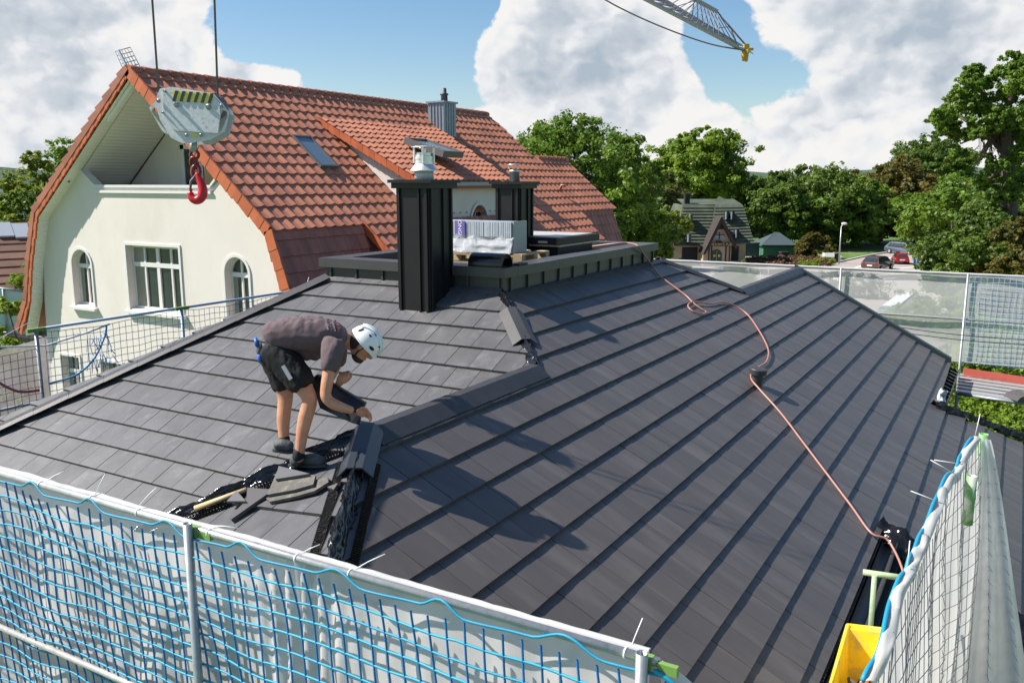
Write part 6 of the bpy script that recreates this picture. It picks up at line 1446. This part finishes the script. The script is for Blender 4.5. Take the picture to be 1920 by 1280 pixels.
leg_n = [(W(520, 655, -.09), .095), (W(548, 695, -.11), .088), (W(577, 738, -.13), .062), (W(582, 752, -.13), .058), (W(572, 785, -.11), .057), (W(566, 815, -.10), .046), (W(562, 850, -.08), .036), (W(560, 868, -.08), .038)]
leg_f = [(W(516, 660, .10), .095), (W(526, 700, .12), .086), (W(536, 742, .13), .062), (W(534, 760, .13), .056), (W(531, 785, .13), .055), (W(532, 812, .13), .043), (W(534, 838, .13), .035), (W(533, 850, .13), .037)]
torso1 = [(W(512, 645, -.07), .115), (W(545, 628, -.08), .115), (W(590, 622, -.09), .125), (W(628, 630, -.08), .11), (W(648, 636, 0), .07)]
torso2 = [(W(512, 645, .07), .115), (W(545, 628, .08), .115), (W(590, 622, .09), .125), (W(628, 630, .08), .11), (W(648, 636, 0), .07)]
neck = [(W(640, 634, 0), .075), (W(656, 641, 0), .060), (W(668, 647, 0), .062)]
arm_n = [(W(628, 640, -.19), .065), (W(622, 675, -.22), .054), (W(614, 712, -.24), .046), (W(609, 745, -.24), .043), (W(622, 756, -.23), .044), (W(645, 765, -.20), .036), (W(664, 770, -.17), .027)]
arm_f = [(W(632, 645, .19), .06), (W(634, 675, .20), .05), (W(620, 705, .22), .042), (W(604, 730, .16), .040), (W(620, 728, .08), .034), (W(634, 722, .02), .027)]
# hands: palm, four fingers, thumb
def hand(wr, dirv, up, side, curl, grip):
    wr = Vector(wr); d = dirv.normalized(); s = side.normalized(); u = d.cross(s).normalized()
    ch = [[(wr, .026), (wr + d * .04, (.022, .034)), (wr + d * .085, (.017, .038))]]
    for k, (ln_, off) in enumerate(((.070, .030), (.080, .010), (.074, -.010), (.058, -.029))):
        b_ = wr + d * .082 + s * off; p = [(b_ - d * .02, .0105), (b_, .0105)]; a = 0; q = b_.copy()
        for j in range(3): a += curl * (1 + .1 * k); q = q + (d * math.cos(a) + u * math.sin(a)) * (ln_ * (.42, .32, .26)[j]); p.append((q, .0095 - .001 * j))
        ch.append(p)
    b_ = wr + d * .03 + s * .032; ch.append([(b_ - s * .01, .014), (b_ + s * .022 + d * .022, .012), (b_ + s * .03 + d * .05 + u * .012, .0105), (b_ + s * .022 + d * .072 + u * .026, .009)])
    return ch
hn = hand(W(667, 771, -.165), W(690, 776, -.14) - W(667, 771, -.165), IU, IU * .8 - VX * .5, .55, 1)
hf = hand(W(633, 724, .02), W(642, 707, .0) - W(633, 724, .02), IU, IR, .6, 1)
# head (face looks down and right)
hc = W(681, 646, 0); fd = (IR * .62 - IU * .78).normalized(); tp = (IR * .78 + IU * .62).normalized(); sdv = VX.normalized(); sdv = (sdv - fd * sdv.dot(fd) - tp * sdv.dot(tp)).normalized()
hd = MB(); hd.ellipsoid(hc, fd * .098, sdv * .076, tp * .105, 24, 18); jaw = MB(); jaw.ellipsoid(hc + fd * .035 - tp * .065, fd * .058, sdv * .055, tp * .055, 18, 12)
nose = MB(); nose.ellipsoid(hc + fd * .100 - tp * .015, fd * .024, sdv * .014, tp * .024, 10, 8); lip = MB(); lip.ellipsoid(hc + fd * .088 - tp * .062, fd * .014, sdv * .026, tp * .012, 10, 8); brow = MB(); brow.ellipsoid(hc + fd * .085 + tp * .022, fd * .018, sdv * .05, tp * .012, 12, 8)
ears = []
for sg in (-1, 1): e_ = MB(); e_.ellipsoid(hc + sdv * (sg * .078) - tp * .005, fd * .022, sdv * .012, tp * .034, 10, 8); ears.append(e_)
body = skin([leg_n, leg_f, torso1, torso2, neck, arm_n, arm_f] + hn + hf, .0065, 3, extra=[hd, jaw, nose, lip, brow] + ears)
obj('body', body, M_skin, worker)
for sg in (-1, 1): m = MB(); m.ellipsoid(hc + fd * .088 + sdv * (sg * .030) + tp * .004, fd * .011, sdv * .013, tp * .009, 10, 8); obj('eye', m, M_white, worker)
# hair and beard
m = MB(); m.ellipsoid(hc - fd * .032 - tp * .006, fd * .080, sdv * .0785, tp * .088, 22, 14); obj('hair', m, M_hair, worker)
m = MB(); m.ellipsoid(hc + fd * .044 - tp * .088, fd * .054, sdv * .056, tp * .040, 18, 12); obj('beard', m, M_hair, worker)
# shirt
sh1 = [(W(500, 640, -.07), .125), (W(520, 630, -.09), .135), (W(550, 626, -.09), .135), (W(592, 624, -.10), .14), (W(630, 632, -.09), .12), (W(647, 635, 0), .08)]
sh2 = [(W(500, 640, .07), .125), (W(520, 630, .09), .135), (W(550, 626, .09), .135), (W(592, 624, .10), .14), (W(630, 632, .09), .12), (W(647, 635, 0), .08)]
belly = [(W(540, 645, 0), .12), (W(580, 645, 0), .13), (W(615, 648, 0), .11)]
sl_n = [(W(626, 634, -.15), .095), (W(624, 658, -.21), .088), (W(620, 680, -.23), .080), (W(616, 700, -.24), .070)]
sl_f = [(W(630, 640, .15), .09), (W(634, 665, .20), .08), (W(630, 690, .21), .07)]
shirt = skin([sh1, sh2, belly, sl_n, sl_f], .009, 3)
def wrinkle(mb, amp, fr, seed):
    v = []
    for p in mb.v: q = Vector(p); n = mnoise.noise(q * fr + Vector((seed, 0, 0))); n2 = mnoise.noise(Vector((q.x * fr * 2.5, q.y * fr * 2.5, q.z * fr * .9 + seed))); v.append((p[0], p[1] + amp * n, p[2] + amp * n2))
    mb.v = v
wrinkle(shirt, .016, 9, 2); wrinkle(shirt, .0035, 22, 5); obj('t_shirt', shirt, M_shirt, worker)
# shorts
so1 = [(W(503, 643, -.07), .13), (W(520, 660, -.09), .13), (W(545, 690, -.11), .118), (W(566, 718, -.13), .105), (W(573, 730, -.13), .10)]
so2 = [(W(503, 645, .07), .13), (W(514, 662, .10), .13), (W(526, 695, .12), .115), (W(534, 722, .13), .10), (W(536, 734, .13), .096)]
shorts = skin([so1, so2], .009, 2); wrinkle(shorts, .012, 10, 7); wrinkle(shorts, .006, 24, 3); obj('shorts', shorts, M_black, worker)
m = MB(); c_ = W(538, 698, -.235); a_ = (W(546, 712, -.235) - W(530, 685, -.235)).normalized(); m.obox(c_, a_ * .055, a_.cross(VX.normalized()).normalized() * .014, VX.normalized() * .006); obj('pocket_patch', m, mat('patch_grey', (.45, .44, .44), rough=.7), worker)
# back print: three lines of small blocks
def backprint():
    rg = random.Random(8); U_ = (W(600, 600, -.10) - W(606, 622, -.2)); S_b = Vector((0, 0, 0))
    vs = shirt.v; m1 = MB(); m2 = MB()
    for line, (x0, mm) in enumerate(((609, m2), (615, m1), (621, m2), (627, m1))):
        for k in range(5):
            px, py = x0 + k * 1.4 + line * .6, 598 + k * 4.6 + line * 1.2
            r_ = ray(px, py); best = None
            for v_ in vs[::1]:
                q_ = Vector(v_); dd = q_.dot(FX) * CP - q_.z * SP; e = (q_ - r_ * dd).length
                if e < .012 and (best is None or dd < best[0]): best = (dd, q_)
            if best: p = r_ * (best[0] - .004); mm.obox(p, RX * .006, Vector((0, 0, .008)), FX * .003)
    obj('shirt_print', m1, mat('print_red', (.42, .16, .17), rough=.7), worker); obj('shirt_print', m2, mat('print_white', (.55, .52, .54), rough=.7), worker)
backprint()
# tool pouch at the waist
m = MB(); m.tube([W(483, 640, -.10), W(487, 655, -.12), W(489, 668, -.12)], [.022, .030, .022], 8); obj('tool_pouch', m, mat('pouch_grey', (.12, .13, .15), rough=.8), worker)
m = MB(); m.tube([W(479, 634, -.12), W(482, 648, -.14)], .014, 8); m.tube([W(487, 664, -.14), W(488, 680, -.13)], [.022, .012], 8); obj('blue_tool', m, M_bluepaint, worker)
# helmet
hm = MB(); hcn = hc + tp * .030 - fd * .004
hm.ellipsoid(hcn, fd * .128, sdv * .108, tp * .112, 32, 14, z0=-.12, z1=1.0); hm.ellipsoid(hcn, fd * .120, sdv * .100, tp * .104, 32, 14, z0=-.12, z1=1.0)
hm.tube([hcn - tp * .012 + fd * (.126 * math.cos(a)) + sdv * (.106 * math.sin(a)) for a in [2 * math.pi * k / 32 for k in range(33)]], .006, 6, cap=False)
for k in (-1, 0, 1): pts = [hcn + fd * (.130 * math.cos(a)) + sdv * (k * .045) + tp * (.114 * math.sin(a) * (1 - .12 * abs(k)) + .002) for a in [math.radians(20 + 14 * j) for j in range(10)]]; hm.tube(pts, .007, 6)
pk_ = [hcn + fd * .122 * math.cos(a) * 1.16 + sdv * .106 * math.sin(a) - tp * .022 for a in [math.radians(-42 + 12 * j) for j in range(8)]]; pk2 = [hcn + fd * .118 * math.cos(a) + sdv * .104 * math.sin(a) + tp * .004 for a in [math.radians(-42 + 12 * j) for j in range(8)]]
hm.add(pk_ + pk2, [(i, i + 1, 8 + i + 1, 8 + i) for i in range(7)], smooth=True)
ho = obj('helmet', hm, M_white, worker)
m = MB()
for (a, e, w_, h_) in ((-140, 22, .014, .024), (-100, 40, .020, .007), (-62, 12, .034, .012), (-88, 62, .018, .006), (-35, 34, .018, .006)):
    a, e = math.radians(a), math.radians(e); dv = fd * (math.cos(a) * math.cos(e)) + sdv * (math.sin(a) * math.cos(e)) + tp * math.sin(e)
    p = hcn + fd * (.1295 * math.cos(a) * math.cos(e)) + sdv * (.1095 * math.sin(a) * math.cos(e)) + tp * (.1135 * math.sin(e)); t1 = tp.cross(dv).normalized(); t2 = dv.cross(t1).normalized(); m.ellipsoid(p, t1 * w_ * .75, t2 * h_, dv * .003, 10, 6)
obj('vent', m, M_black, ho)
m = MB(); m.tube([hc + sdv * -.082 + fd * .02 + tp * .03, hc + sdv * -.083 - tp * .03 + fd * .01, hc - tp * .09 + fd * .02 - sdv * .05], .005, 5); obj('chin_strap', m, M_black, ho)
# socks and shoes
def shoe(an, heel, toe, dt):
    s = skin([[(an, .045), ((an + heel) / 2 + Vector((0, 0, -.005)), .05), (heel + (toe - heel) * .14 + IU * .045, (.052, .052)), (heel + (toe - heel) * .42 + IU * .052, (.056, .056)), (heel + (toe - heel) * .72 + IU * .036, (.048, .052)), (toe + IU * .028, (.036, .042))]], .007, 2)
    obj('shoe', s, M_shoe, worker)
    so = MB(); d_ = (toe - heel).normalized(); sd_v = d_.cross(IU).normalized(); pts = []
    for (t, w_) in ((-.06, .028), (.1, .036), (.3, .036), (.55, .044), (.8, .044), (.98, .030), (1.08, .012)): pts.append((t, w_))
    ring = [heel + (toe - heel) * t + sd_v * w_ for t, w_ in pts] + [heel + (toe - heel) * t - sd_v * w_ for t, w_ in pts[::-1]]
    ctr = sum(ring, Vector()) / len(ring); so.prism([ctr + (p - ctr) * .93 - IU * .012 for p in ring], IU * .020); obj('shoe_sole', so, mat('sole', (.05, .055, .05), rough=.8), worker)
heel_n, toe_n = onF(551, 880) + nF * .05, onF(614, 882) + nF * .05
shoe(W(560, 858, -.08), heel_n, toe_n, 0)
heel_f, toe_f = W(514, 842, .13), W(551, 846, .11); shoe(W(533, 832, .13), heel_f, toe_f, 0)
m = skin([[(W(562, 838, -.08), .045), (W(560, 852, -.08), .046), (W(557, 866, -.08), .045)]], .006, 1); obj('sock', m, M_black, worker)
m = skin([[(W(534, 812, .13), .044), (W(533, 826, .13), .045), (W(531, 838, .13), .045)]], .006, 1); obj('sock', m, M_black, worker)
# the ridge tile he lifts
m = MB(); A = [W(583, 712, .02), W(594, 702, .0), W(684, 756, -.10), W(680, 764, -.12), W(674, 797, -.16), W(658, 792, -.16), W(600, 765, -.05)]
m.prism(A[:3] + [A[3]] + A[4:], VX.normalized() * .016); cc = sum(A, Vector()) / 7
m.prism([W(594, 702, .0), W(684, 756, -.10), W(680, 764, -.12), W(590, 712, .0)], VX.normalized() * .10)
obj('ridge_tile', m, mat('black_ridge_tile', (.012, .013, .015), rough=.4), loc=cc, label='long black ridge tile the worker holds tilted over the hip', cat='ridge tile')
